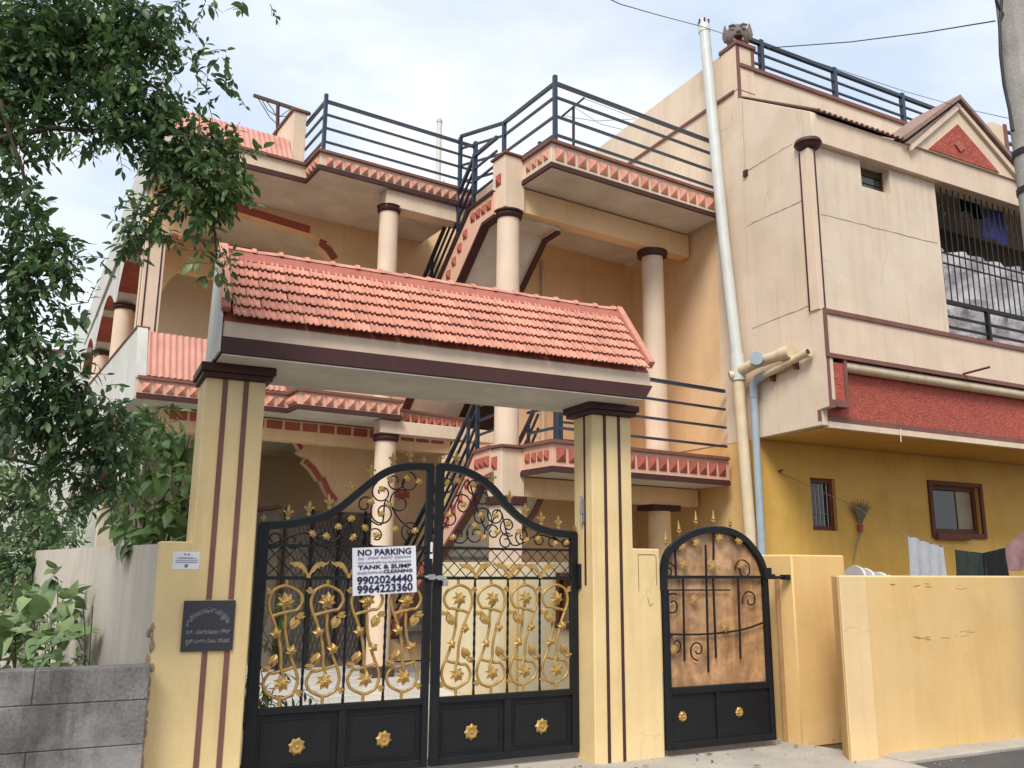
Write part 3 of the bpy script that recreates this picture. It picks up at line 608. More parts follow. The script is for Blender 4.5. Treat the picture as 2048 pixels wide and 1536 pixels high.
# roof slab
RZ0, RZ1 = 7.05, 7.31
rs = part('roof_slab', MB().prism([(1.86,11.66),(3.87,11.66),(3.87,11.1),(6.42,11.1),(6.42,24),(2.75,24)], RZ0+.001, RZ1, 'z'), M_creamy, hs, .006)
def trim(pts, z0, z1, out, m, parent, nm='edge_trim'):
    # mitred strip standing proud of a polyline of vertical faces (outward = right-hand side walking along pts)
    P=[Vector((x,y,0)) for x,y in pts]; o=[]
    for i,p in enumerate(P):
        ds=[]
        if i>0: d=(P[i]-P[i-1]).normalized(); ds.append(Vector((d.y,-d.x,0)))
        if i<len(P)-1: d=(P[i+1]-P[i]).normalized(); ds.append(Vector((d.y,-d.x,0)))
        nn = sum(ds,Vector())/len(ds); nn = nn/ max(nn.length_squared,.3); o.append(p+nn*out)
    vs=[]; n=len(P)
    for p,q in zip(P,o): vs += [(p.x,p.y,z0),(q.x,q.y,z0),(q.x,q.y,z1),(p.x,p.y,z1)]
    fs=[(4*i+k,4*i+(k+1)%4,4*i+4+(k+1)%4,4*i+4+k) for i in range(n-1) for k in range(4)]+[(3,2,1,0),(4*n-4,4*n-3,4*n-2,4*n-1)]
    return part(nm, MB().add(vs,fs), m, parent)
part('roof_soffit', MB().prism([(1.88,11.68),(3.89,11.68),(3.89,11.12),(6.40,11.12),(6.40,16.5),(2.3,16.5)], RZ0-.008, RZ0, 'z'), M_sofit, rs)
RP = [(1.86,11.66),(3.87,11.66),(3.87,11.1),(6.42,11.1)]
trim(RP, RZ0-.02, RZ0+.035, .035, M_brown, rs); trim(RP, RZ0+.036, RZ0+.06, .02, M_brown, rs); trim(RP, RZ1-.005, RZ1+.035, .045, M_mauve, rs)
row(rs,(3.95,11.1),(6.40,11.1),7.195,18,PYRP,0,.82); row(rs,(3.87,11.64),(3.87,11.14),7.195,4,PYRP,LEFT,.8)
part('roof_beam', MB().box(4.94,6.42,11.13,11.4,6.77,7.03), M_creamy, hs, .006)
# stub wall and sloped corrugated strip on the roof
part('parapet_stub', MB().box(3.66,3.86,11.78,15,7.31,8.22), M_creamy, hs, .008)
part('parapet_cap', MB().box(3.63,3.89,11.75,15,8.222,8.26), M_mauve, hs, .004)
def corrugated(x0,x1,p0,p1,amp,wave,m,parent,nm):
    n=int((x1-x0)/wave*6); b=MB(); vs=[]; d=(Vector((0,p1[0]-p0[0],p1[1]-p0[1]))).normalized(); nn=Vector((0,-d.z,d.y))
    for (y,z) in (p0,p1):
        for i in range(n+1):
            x=x0+(x1-x0)*i/n; h=amp*math.sin(2*math.pi*(x-x0)/wave); vs.append((x,y+nn.y*h,z+nn.z*h))
    m1=n+1
    for (y,z) in (p0,p1):
        for i in range(n+1):
            x=x0+(x1-x0)*i/n; h=amp*math.sin(2*math.pi*(x-x0)/wave)-.012; vs.append((x,y+nn.y*h,z+nn.z*h))
    fs=[(i,i+1,m1+i+1,m1+i) for i in range(n)]+[(2*m1+i+1,2*m1+i,3*m1+i,3*m1+i+1) for i in range(n)]+[(2*m1+i,2*m1+i+1,i+1,i) for i in range(n)]
    return part(nm, b.add(vs,fs), m, parent, smooth=80)
corrugated(1.9,3.64,(11.64,7.335),(11.92,7.80),.009,.078,M_corr,hs,'corrugated_strip')
part('strip_backing', MB().prism([(11.70,7.312),(11.94,7.76),(12.05,7.76),(12.05,7.312)],1.92,3.64,'x'), M_creamy, hs)
# roof railing
rl = part('roof_railing', MB().bar((3.93,11.16,7.33),(3.93,11.16,8.27),.05), M_rail, hs)
for z in (8.158,7.95,7.735,7.52):
    w = .045 if z>8 else .03
    part('rail', MB().bar((3.93,11.16,z),(6.5,11.16,z),w), M_rail, rl); part('rail', MB().bar((3.93,11.16,z),(3.93,12.0,z),w), M_rail, rl)
for x in (6.48,): part('rail_post', MB().bar((x,11.16,7.33),(x,11.16,8.25),.06), M_rail, rl)
# roof oddments
part('masonry_stub', MB().box(4.98,5.24,13.1,13.35,7.31,8.15), M_cream, hs, .01)
for i,(x,y) in enumerate(((6.1,12.6),(6.35,12.9),(6.6,12.5),(5.7,13.0))): part('rebar', MB().tube([(x,y,7.3),(x+.03*(-1)**i,y,7.95+.1*(i%3))],.006,5), M_wire, hs)
# upper storey
part('upper_back_wall', MB().box(2.2,9.0,16.6,16.8,3.8,7.05), M_inner, hs)
ARW = [(1.95,6.22)]+[(2.212,6.077),(2.34,6.143),(2.386,6.272),(2.475,6.323),(2.518,6.413),(2.589,6.429),(2.623,6.549),(2.715,6.684),(2.828,6.759),(2.909,6.877),(3.247,6.851),(4.366,6.756),(4.451,6.749),(4.556,6.703),(4.537,6.578),(4.652,6.516),(4.78,6.37),(4.831,6.053)]
zt = ARW[-1]; arw = ARW + [(zt[0],3.8),(8.6,3.8),(8.6,7.04),(1.95,7.04)]
aw = part('upper_arch_wall', MB().prism(arw, 12.85, 13.05, 'y'), M_house, hs)
def arch_strip(pts, w, y0, y1, m, parent, side=1):
    P=[Vector((x,0,z)) for x,z in pts]; o=[]
    for i,p in enumerate(P):
        t=(P[min(i+1,len(P)-1)]-P[max(i-1,0)]).normalized(); o.append(p+Vector((-t.z,0,t.x))*w*side)
    poly=[(p.x,p.z) for p in P]+[(q.x,q.z) for q in reversed(o)]
    return part('arch_band', MB().prism(poly,y0,y1,'y'), m, parent)
A=ARW
part('stair_head_wall', MB().box(6.43,8.6,12.86,13.04,7.041,7.5), M_house, hs)
arch_strip(A[10:13],.125,12.835,12.849,M_terra,aw); arch_strip(A[7:10],.11,12.835,12.849,M_terra,aw); arch_strip(A[2:4],.09,12.835,12.849,M_terra,aw)
arch_strip(A[14:18],.13,12.835,12.849,M_terra,aw); arch_strip(A[4:7],.07,12.838,12.849,M_house,aw)
part('upper_floor', MB().prism([(1.82,11.52),(3.756,11.52),(3.756,11.12),(5.27,11.12),(5.27,11.72),(6.9,11.95),(6.9,24),(2.75,24)],3.552,3.78,'z'), M_creamy, hs)
# inner arch seen through the veranda
part('inner_arch', MB().prism([(2.3,6.95),(2.3,5.35)]+[(2.634,6.138),(2.703,6.267),(2.814,6.396),(3.105,6.381),(3.571,6.38)]+[(4.6,5.9),(4.6,6.95)],14.8,15.0,'y'), M_house, hs)
part('inner_skirting', MB().box(2.3,5.6,16.56,16.598,3.8,4.95), M_house, hs)
part('doorway', MB().box(7.0,8.2,12.83,12.848,3.8,6.0), M_dark, hs)
# pillars and columns of the upper storey
def ucol(x,y,r,z0,z1,parent=hs,nm='column',cap=True,m=M_creamy):
    c = part(nm, MB().lathe((x,y,z0),[(r,0),(r*1.0,(z1-z0)*.3),(r*.93,(z1-z0))],24), m, parent, smooth=50)
    if cap: part('capital', MB().lathe((x,y,z1),[(r*.93,-.10),(r*1.12,-.085),(r*1.18,-.05),(r*1.08,-.03),(r*1.2,-.015),(r*1.24,.0)],24), M_brown, c, smooth=50)
    return c
p1 = part('square_pillar', MB().box(1.93,2.21,12.80,13.08,3.8,6.10), M_creamy, hs, .006)
part('capital', MB().box(1.88,2.27,12.74,13.12,6.145,6.215).box(1.905,2.24,12.77,13.10,6.10,6.145), M_brown, p1, .006)
for x in (1.985,2.165): part('stripe', MB().box(x-.011,x+.011,12.794,12.801,3.9,6.09), M_brown, p1)
part('stripe', MB().box(1.9245,1.931,12.85,12.875,3.9,6.09), M_brown, p1)
ucol(5.05,11.27,.150,3.78,6.80)
part('capital_block', MB().box(4.90,5.2,11.14,11.41,6.80,6.769+.001), M_brown, hs) if False else None
ucol(2.24,16.5,.17,3.78,6.10); ucol(2.43,20.6,.17,3.78,6.10)
# side arcade, receding on the left
def arcade(z0, zs, zc, zt, y0, y1, x0, x1, m):
    k = (x1-x0)/(y1-y0); n=14; pts=[]
    for i in range(n+1):
        t=i/n; y=y0+(y1-y0)*t; z = zs+(zc-zs)*(1-abs(2*t-1)**1.7); pts.append((y,z))
    vs=[]; fs=[]
    for (y,z) in pts:
        xx=x0+k*(y-y0); vs += [(xx-.16,y,z),(xx+.16,y,z),(xx-.16,y,zt),(xx+.16,y,zt)]
    for i in range(n):
        a=4*i; fs += [(a,a+4,a+5,a+1),(a+2,a+3,a+7,a+6),(a,a+2,a+6,a+4),(a+1,a+5,a+7,a+3)]
    fs += [(0,1,3,2),(4*n,4*n+2,4*n+3,4*n+1)]
    w = part('side_arch', MB().add(vs,fs), m, hs)
    for i in range(n):
        if i in (1,2,3,5,6,7,8,10,11,12):
            (ya,za),(yb,zb)=pts[i],pts[i+1]; xa=x0+k*(ya-y0); xb=x0+k*(yb-y0)
            part('arch_band', MB().add([(xa-.163,ya,za-.008),(xa+.163,ya,za-.008),(xb+.163,yb,zb-.008),(xb-.163,yb,zb-.008),(xa-.163,ya,za+.004),(xa+.163,ya,za+.004),(xb+.163,yb,zb+.004),(xb-.163,yb,zb+.004)],
               [(0,1,2,3),(7,6,5,4),(0,4,5,1),(1,5,6,2),(2,6,7,3),(3,7,4,0)]), M_terra, w)
for (ya,yb,xa,xb) in ((13.05,16.4,2.06,2.24),(16.6,20.5,2.25,2.43),(20.7,24,2.44,2.58)):
    arcade(3.8,6.1,6.75,7.05,ya,yb,xa,xb,M_white); arcade(.2,2.6,3.15,3.55,ya,yb,xa,xb,M_white)
part('roof_edge_wall', MB().prism([(1.80,11.70),(1.855,11.70),(2.50,24),(2.40,24)],6.98,7.78,'z'), M_white, hs)
# first floor ledge
part('floor_soffit', MB().prism([(1.86,11.54),(3.78,11.54),(3.78,11.14),(5.25,11.14),(5.25,11.74),(6.85,11.97),(6.85,16.5),(2.2,16.5)],3.546,3.5515,'z'), M_sofit, hs)
LP = [(1.80,11.5),(3.756,11.5),(3.756,11.1),(5.27,11.1),(5.27,11.7),(6.9,11.93)]
fl1 = part('floor_ledge', MB().prism([(1.80,11.5),(3.756,11.5),(3.756,11.1),(5.27,11.1),(5.27,11.7),(6.9,11.93),(6.9,13),(1.92,13)],3.555,3.79,'z'), M_pinkw, hs, .004)
trim(LP,3.535,3.585,.035,M_brown,fl1); trim(LP,3.586,3.605,.02,M_brown,fl1); trim(LP,3.785,3.825,.04,M_mauve,fl1)
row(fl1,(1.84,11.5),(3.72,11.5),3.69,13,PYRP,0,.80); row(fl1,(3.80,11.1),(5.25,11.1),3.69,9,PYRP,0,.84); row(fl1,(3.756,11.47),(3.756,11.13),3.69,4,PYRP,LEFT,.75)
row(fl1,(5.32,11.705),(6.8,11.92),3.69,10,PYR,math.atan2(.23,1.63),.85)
part('side_parapet', MB().prism([(11.50,3.80),(11.50,3.86),(11.70,4.50),(20,4.50),(20,3.53),(11.52,3.53),(11.52,3.80)],1.775,1.90,'x'), M_white, hs)
part('parapet_cap', MB().box(1.76,1.93,11.72,20,4.502,4.53), M_mauve, hs)
corrugated(1.905,3.72,(11.49,3.84),(11.71,4.47),.010,.080,M_corr,hs,'corrugated_parapet')
part('parapet_core', MB().prism([(11.54,3.80),(11.735,4.46),(11.85,4.46),(11.85,3.80)],1.905,3.74,'x'), M_cream, hs)
# railing hidden posts on first floor front
fr_ = part('floor_railing', MB().bar((3.80,11.16,3.83),(3.80,11.16,4.7),.045), M_rail, hs)
for z in (4.66,4.45,4.24,4.03): part('rail', MB().bar((3.80,11.16,z),(5.24,11.16,z),.03), M_rail, fr_)
# ground floor
part('ground_back_wall', MB().box(2.2,9.0,16.6,16.8,0,3.55), M_inner, hs)
bm_ = part('ground_beam', MB().box(2.2,6.6,12.0,12.25,3.235,3.53), M_house, hs, .006)
for i in range(16):
    x=2.32+i*.262; part('red_tile', MB().box(x,x+.222,11.988,11.9995,3.385,3.505), M_terra, bm_, .003)
gar = [(3.791,3.464),(4.341,3.342),(4.427,3.225),(4.382,3.183),(4.53,3.116),(4.486,3.036),(4.621,2.929),(4.743,2.766),(4.773,2.799),(4.882,2.596),(5.021,2.447),(5.068,2.179)]
ga = part('ground_arch_wall', MB().prism(gar[1:]+[(gar[-1][0],.02),(6.9,.02),(6.9,3.54),(gar[1][0],3.54)],12.85,13.0,'y'), M_house, hs)
arch_strip(gar[1:3],.06,12.837,12.849,M_terra,ga); arch_strip(gar[5:8],.085,12.837,12.849,M_terra,ga); arch_strip(gar[8:11],.085,12.837,12.849,M_terra,ga)
gc = ucol(5.15,11.3,.160,.02,3.33); part('base_block', MB().box(4.97,5.33,11.12,11.48,.012,.16), M_dark, gc, .01)
part('ledge_beam', MB().box(5.0,6.9,11.16,11.40,3.34,3.53), M_creamy, hs, .006)
# dark grille doors of the ground floor veranda
gd = part('grille_door', MB().box(4.2,5.9,12.70,12.72,.02,2.30), M_panel, hs)
for i in range(26):
    for d in (1,-1):
        x=4.2+i*.066; part('grille_strip', MB().bar((x,12.685 if d>0 else 12.675,.1+.0),(min(max(x+d*.62,4.2),5.9),12.685 if d>0 else 12.675,.1+abs(min(max(x+d*.62,4.2),5.9)-x)/.62*2.1),.007), M_rail, gd)
for x in (4.2,4.62,5.05,5.48,5.9): part('grille_post', MB().bar((x,12.66,.02),(x,12.66,2.32),.035), M_gate, gd)
part('door_lintel', MB().box(5.86,6.22,12.64,12.655,2.56,2.66), M_red, gd)
sp = part('side_panel', MB().prism([(12.72,.02),(12.72,2.30),(17.5,2.34),(17.5,.02)],4.10,4.14,'x'), M_panel, hs)
part('panel_capping', MB().prism([(12.72,2.31),(12.72,2.36),(17.5,2.40),(17.5,2.35)],4.06,4.16,'x'), M_wood, sp)

# ================================================================== staircase and landings
st = thing('staircase', 'outside staircase with two flights, pyramid bosses and dark blue rails rising to cantilevered landings', 'staircase', (7.0,10.5,0), 'H')
X0, X1 = 6.1, 7.25
def flight(top, bot, nm, n, y0,z0,y1,z1):
    # top/bot: polylines (y,z) of the stringer edges, from the street end to the far end
    poly = top+bot[::-1]
    s1 = part(nm, MB().prism(poly, X0, X0+.10, 'x'), M_pinkw, st, .004)
    part(nm, MB().prism(poly, X1-.10, X1, 'x'), M_cream, st)
    for (a,b_) in zip(bot[:-1],bot[1:]): part('soffit_slab', MB().prism([(a[0],a[1]+.05),(b_[0],b_[1]+.05),(b_[0],b_[1]+.17),(a[0],a[1]+.17)], X0+.101, X1-.101,'x'), M_sofit, st)
    for q, w, dz in ((top,.045,.0),(bot,.05,-.005)):
        for (a,b_) in zip(q[:-1],q[1:]):
            for (xa,xb) in ((X0-.03,X0+.11),(X1-.09,X1+.01)):
                part('edge_trim', MB().prism([(a[0],a[1]-w/2+dz),(b_[0],b_[1]-w/2+dz),(b_[0],b_[1]+w/2+dz),(a[0],a[1]+w/2+dz)], xa, xb,'x'), M_mauve if top[0][1]<4 else M_brown, s1)
    for k in range(n):
        t=(k+.5)/n; y=y0+(y1-y0)*t; z=z0+(z1-z0)*t; part('step', MB().box(X0+.103,X1-.103,y-.13,y+.13,z-.17,z), M_concrete, st, .006)
    return s1
UT = [(9.96,6.83),(10.62,6.80),(11.10,6.36),(11.95,5.55),(13.3,4.22)]
UB = [(9.90,6.44),(10.24,6.42),(11.0,5.70),(11.85,4.90),(13.2,3.56)]
s = flight(UT,UB,'stringer',15,13.1,4.0,10.75,6.55)
def bosses(q0,q1,n,rot=LEFT,sc=.95,x=X0):
    for i in range(n):
        t=(i+.5)/n; a=math.atan2(q1[1]-q0[1],q1[0]-q0[0]); inst('pyramid_boss', PYR, s, (x,q0[0]+(q1[0]-q0[0])*t,q0[1]+(q1[1]-q0[1])*t), Euler((0,0,LEFT)) if abs(a)<.3 else Euler((a if False else -0,0,LEFT)), (sc,1,sc))
bosses((10.0,6.66),(10.62,6.63),4); bosses((10.68,6.52),(13.2,4.02),15)
LT = [(9.96,3.09),(10.40,3.06),(10.66,2.74),(11.45,1.95),(13.35,.22)]
LB = [(9.90,2.72),(10.18,2.66),(10.5,2.30),(11.9,1.22),(13.15,.12)]
s = flight(LT,LB,'stringer',14,13.2,.2,10.5,2.75)
bosses((9.98,2.90),(10.38,2.88),3); bosses((10.48,2.72),(13.1,.30),14)
# rails of both flights
for T in (UT,LT):
    r_ = part('stair_railing', MB().bar((X0+.05,T[1][0],T[1][1]),(X0+.05,T[1][0],T[1][1]+.92),.05), M_rail, st)
    for dz,w in ((.88,.05),(.66,.03),(.45,.03),(.24,.03)):
        for a,b_ in zip(T[:-1],T[1:]): part('rail', MB().bar((X0+.05,a[0],a[1]+dz),(X0+.05,b_[0],b_[1]+dz),w), M_rail, r_)
        for a,b_ in zip(T[1:-1],T[2:]): part('rail', MB().bar((X1-.05,a[0],a[1]+dz),(X1-.05,b_[0],b_[1]+dz),w), M_rail, r_)
    for a in T[2:]:
        for x in (X0+.05,X1-.05): part('rail_post', MB().bar((x,a[0],a[1]),(x,a[0],a[1]+.9),.04), M_rail, r_)
# landings
def landing(z0,z1,me,nm,nf,nl):
    poly=[(6.45,9.0),(9.70,9.0),(9.94,11.75),(6.45,11.75)]
    s = part(nm, MB().prism(poly,z0+.02,z1,'z'), M_pinkw if z0<4 else M_creamy, st, .005)
    part('soffit', MB().prism([(6.47,9.02),(9.69,9.02),(9.90,11.50),(6.47,11.50)],z0+.008,z0+.0195,'z'), M_sofit, s)
    P=[(6.45,9.72),(6.45,9.0),(9.68,9.0)]
    trim(P,z0-.005,z0+.05,.035,M_brown,s); trim(P,z0+.051,z0+.075,.02,M_brown,s); trim(P,z1-.01,z1+.035,.045,M_mauve,s)
    row(s,(6.49,9.0),(9.64,9.0),(z0+z1)/2+.035,nf,me,0,1.22); row(s,(6.45,9.64),(6.45,9.05),(z0+z1)/2+.035,nl,me,LEFT,.85)
    return s
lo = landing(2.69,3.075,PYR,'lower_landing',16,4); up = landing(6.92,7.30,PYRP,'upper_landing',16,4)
for zz,nm in (((4.132,3.85,3.57,3.28),'lower_railing'),((8.265,8.05,7.753,7.466),'upper_railing')):
    zb = 3.1 if zz[0]<5 else 7.33
    r_ = part(nm, MB().bar((6.55,9.05,zb),(6.55,9.05,zz[0]+.12),.055), M_rail, st)
    for i,z in enumerate(zz):
        w=.05 if i==0 else .034
        part('rail', MB().bar((6.55,9.05,z),(9.72,9.05,z),w), M_rail, r_); part('rail', MB().bar((6.55,9.05,z),(6.55,9.72 if zb<5 else 10.4,z),w), M_rail, r_)
        if zb>5: part('rail', MB().bar((6.55,10.4,z),(6.2,11.16,z),w*.9), M_rail, r_); part('rail', MB().bar((7.3,10.55,z-.05),(8.9,10.6,z-.05),w*.8), M_rail, r_)
    if zb>5:
        for (x,y) in ((6.55,10.40),(6.2,11.16)): part('rail_post', MB().bar((x,y,zb-.4),(x,y,8.25),.055), M_rail, r_)
# column stack at the corner
b1 = part('column_block', MB().box(6.13,6.47,9.70,10.04,6.52,7.33), M_creamy, st, .008); part('cap_trim', MB().box(6.10,6.50,9.67,10.07,7.332,7.37), M_mauve, b1, .006)
inst('pyramid_boss', PYR, b1, (6.13,9.87,6.98), (0,0,LEFT), (1.1,1,1.15))
cu = part('column', MB().lathe((6.30,9.87,3.1),[(.172,0),(.172,1.0),(.162,3.45)],28), M_creamy, st, smooth=50)
part('capital', MB().lathe((6.30,9.87,6.40),[(.16,0),(.195,.02),(.205,.05),(.185,.065),(.185,.08),(.215,.10),(.215,.119)],28), M_brown, cu, smooth=50)
b2 = part('column_block', MB().box(6.12,6.49,9.70,10.06,2.41,3.06), M_creamy, st, .008); part('cap_trim', MB().box(6.08,6.53,9.65,10.1,3.062,3.10), M_mauve, b2, .006)
inst('pyramid_boss', PYR, b2, (6.12,9.88,2.86), (0,0,LEFT), (1.1,1,1.15)); part('capital', MB().box(6.10,6.52,9.68,10.08,2.30,2.409), M_brown, b2, .006)
part('square_column', MB().box(6.14,6.47,9.72,10.04,0,2.30), M_creamy, st, .008)
for z0,z1,m in ((6.53,6.905,M_house),(2.42,2.685,M_house)): part('landing_beam', MB().box(6.475,9.80,9.76,9.98,z0,z1), m, st, .006)
cr_ = part('column', MB().lathe((9.12,9.92,3.1),[(.182,0),(.182,1.0),(.172,3.33)],28), M_creamy, st, smooth=50)
part('capital', MB().lathe((9.12,9.92,6.42),[(.175,0),(.24,.015),(.25,.10)],28), M_brown, cr_, smooth=50)
c2_ = part('column', MB().lathe((9.12,9.92,0),[(.182,0),(.172,2.33)],28), M_house, st, smooth=50)
part('capital', MB().box(8.83,9.40,9.74,10.1,2.335,2.419), M_brown, c2_)
part('back_wall', MB().box(7.3,10.2,11.48,11.62,0,2.69).box(7.3,10.2,11.48,11.62,3.08,6.926), M_house, st)
part('wall_pipe', MB().tube([(8.02,11.45,3.1),(8.02,11.45,6.6)],.035,8), M_pvcy, st)
# lattice screen standing on the lower landing
ls = part('screen_frame', MB().bar((6.95,9.5,3.08),(6.95,9.5,4.0),.05).bar((7.22,9.45,3.08),(7.22,9.45,4.0),.05).bar((7.5,9.5,3.08),(7.5,9.5,4.0),.05), M_rail, st)
for z in (3.2,3.45,3.7,3.95): part('screen_slat', MB().bar((6.95,9.5,z),(7.22,9.45,z),.03).bar((7.22,9.45,z-.08),(7.5,9.5,z+.08),.03), M_rail, ls)

# ================================================================== neighbouring house on the right
nh = thing('neighbour_house', 'cream neighbouring house with ochre ground floor, red plaster band and gabled upper window', 'house', (10,9,0), 'B')
def holed(x0,x1,z0,z1,y0,y1,holes):
    xs=sorted({x0,x1}|{h[0] for h in holes}|{h[1] for h in holes}); zs=sorted({z0,z1}|{h[2] for h in holes}|{h[3] for h in holes}); b=MB()
    cells={(i,j) for i in range(len(xs)-1) for j in range(len(zs)-1) if not any(h[0]<=(xs[i]+xs[i+1])/2<=h[1] and h[2]<=(zs[j]+zs[j+1])/2<=h[3] for h in holes)}
    for (i,j) in cells:
        a,c,d,e=xs[i],xs[i+1],zs[j],zs[j+1]; P=[(a,y0,d),(c,y0,d),(c,y0,e),(a,y0,e),(a,y1,d),(c,y1,d),(c,y1,e),(a,y1,e)]
        f=[(0,1,2,3),(5,4,7,6)]
        if (i-1,j) not in cells: f.append((4,0,3,7))
        if (i+1,j) not in cells: f.append((1,5,6,2))
        if (i,j-1) not in cells: f.append((4,5,1,0))
        if (i,j+1) not in cells: f.append((3,2,6,7))
        b.add(P,f)
    return b
W1=(9.96,10.48,2.05,2.83); W2=(12.68,13.90,2.08,2.86)
part('ground_wall', holed(8.935,24,-.02,3.33,9.34,9.56,[W1,W2]), M_ochre, nh)
part('ground_side_wall', MB().box(8.935,9.2,9.565,24,-.02,3.33), M_comp, nh)
part('room_back', MB().box(9.21,24,10.6,10.7,0,3.3), M_dark, nh)
part('upper_wall', MB().box(8.93,24,9.345,9.6,3.335,8.95).box(8.93,9.2,9.601,24,3.335,8.95), M_cream, nh)
part('side_render', MB().box(8.922,8.9295,10.02,24,3.34,6.9), M_house, nh)
part('side_parapet', MB().box(8.925,9.08,9.70,24,8.955,9.74), M_cream, nh); part('side_band', MB().box(8.90,8.9245,9.42,24,8.93,8.975), M_mauve, nh)
part('corner_post', MB().box(8.922,9.29,9.335,9.695,8.955,9.74), M_creamy, nh, .006)
part('corner_strip', MB().box(8.915,8.985,9.325,9.334,8.80,9.742).box(9.235,9.30,9.325,9.334,9.40,9.742), M_mauve, nh)
part('corner_cap', MB().box(8.90,9.33,9.30,9.72,9.742,9.81), M_mauve, nh, .006)
part('front_parapet', MB().box(9.291,24,9.35,9.5,8.955,9.36), M_cream, nh); part('parapet_coping', MB().box(8.99,24,9.31,9.53,9.361,9.43), M_mauve, nh, .005)
for x in (15.55,): 
    part('parapet_block', MB().box(x,x+.42,9.36,9.55,9.431,10.15), M_creamy, nh, .006); part('block_strip', MB().box(x+.36,x+.45,9.33,9.358,9.431,10.18), M_mauve, nh)
rr = part('parapet_railing', MB().bar((9.33,9.42,10.0),(15.5,9.42,10.0),.062), M_rail, nh)
part('rail', MB().bar((9.33,9.42,9.80),(15.5,9.42,9.80),.032), M_rail, rr); part('rail', MB().bar((9.33,9.42,9.60),(15.5,9.42,9.60),.032), M_rail, rr)
for x in (9.55,11.25,13.0,14.7): part('rail_post', MB().bar((x,9.42,9.43),(x,9.42,10.06),.075), M_rail, rr)
for z in (10.1,9.85,9.65): part('rail', MB().bar((16.0,9.42,z),(20,9.42,z),.05), M_rail, rr)
# projecting upper room
part('room_side', MB().prism([(9.344,3.34),(8.11,3.37),(8.11,3.585),(7.96,3.60),(7.96,4.93),(8.03,4.93),(8.03,7.40),(7.93,7.42),(7.93,7.86),(9.344,8.80)],8.93,9.06,'x'), M_cream, nh, .006)
VT=(10.0,10.62,7.0,7.40)
part('room_front', holed(9.061,11.668,4.92,7.42,8.03,8.22,[VT]), M_cream, nh)
part('eaves_beam', MB().box(9.061,24,7.935,8.22,7.421,7.855), M_creamy, nh, .006)
part('ventilator_frame', MB().box(10.001,10.03,8.15,8.21,7.001,7.399).box(10.59,10.619,8.15,8.21,7.001,7.399).box(10.031,10.589,8.15,8.21,7.001,7.025), M_wood, nh)
for k in range(3): part('louvre_pane', MB().box(10.031,10.589,8.17,8.19,7.04+.12*k,7.14+.12*k), M_glass, nh)
part('ventilator_back', MB().box(9.9,10.7,8.24,8.26,6.95,7.42), M_dark, nh)
corrugated(9.0,10.85,(7.86,7.885),(9.36,8.86),.016,.11,M_dusky,nh,'sloping_sheet_roof'); corrugated(13.85,24,(7.86,7.885),(9.36,8.86),.016,.11,M_dusky,nh,'sloping_sheet_roof')
part('roof_core', MB().prism([(7.95,7.86),(9.34,8.80),(9.34,7.86)],9.07,24,'x'), M_cream, nh)
part('sill_band', MB().box(9.061,24,7.965,8.22,4.315,4.919), M_creamy, nh); part('band_trim', MB().box(8.98,24,7.94,7.964,4.89,4.955).box(8.98,24,7.94,7.964,4.275,4.335).box(8.925,8.979,7.935,7.958,4.275,4.955), M_mauve, nh)
part('cove_roll', MB().tube([(9.30,8.04,4.20),(24,8.04,4.20)],.075,12), M_pvcy, nh)
part('red_band', MB().box(9.061,24,8.10,8.2,3.50,4.275), M_red, nh)
part('red_end_block', MB().box(8.99,9.26,7.975,8.098,3.70,4.22), M_red, nh); part('end_block_frame', MB().box(8.935,8.988,7.955,8.097,3.61,4.274).box(9.262,9.315,7.955,8.099,3.61,4.274).box(8.989,9.261,7.955,8.097,3.61,3.699), M_mauve, nh)
part('lower_strip', MB().box(9.061,24,8.085,8.2,3.43,3.499), M_mauve, nh); part('lower_lip', MB().box(9.061,24,8.09,8.2,3.345,3.429), M_creamy, nh)
part('lip_strip', MB().box(8.922,8.929,8.10,8.16,3.43,3.58), M_mauve, nh)
part('room_soffit', MB().box(9.061,24,8.201,9.339,3.336,3.36), M_ochre, nh)
# corner pilaster
pz = part('pilaster', MB().box(8.905,9.03,8.0,8.028,4.956,7.33).box(8.905,8.929,8.0281,8.17,4.956,7.33), M_creamy, nh)
part('stripe', MB().box(8.897,8.904,8.148,8.172,4.956,7.32).box(9.01,9.035,7.992,7.999,4.956,7.32), M_brown, pz)
part('pilaster_cap', MB().lathe((9.0,8.08,7.33),[(.10,0),(.16,.05),(.165,.08),(.195,.10),(.18,.15)],20), M_brown, pz, smooth=50)
for pts in ([(8.926,9.30,7.50),(8.926,8.30,7.53)],[(8.926,9.30,6.62),(8.926,8.10,6.60)],[(8.925,9.26,8.85),(8.925,9.27,7.48)],[(9.1,8.027,6.38),(11.6,8.027,6.40)],[(8.926,9.30,5.0),(8.926,8.06,5.05)]):
    a,c=Vector(pts[0]),Vector(pts[1]); q=[a.lerp(c,i/14)+Vector((0,random.gauss(0,.006),random.gauss(0,.006)) if abs((c-a).x)<.1 else (0,0,random.gauss(0,.006))) for i in range(15)]
    part('joint_line', MB().tube(q,[random.uniform(.0015,.0042) for _ in q],5), M_joint, nh)
part('junction_box', MB().box(8.90,8.9295,9.22,9.30,7.42,7.52), M_brown, nh)
part('rusty_rod', MB().tube([(11.771,7.95,4.348),(11.892,7.6,4.399)],.018,6), M_wood, nh); part('rain_spout', MB().tube([(10.446,8.08,3.431),(10.381,8.04,3.236)],.007,6), M_pvcy, nh)
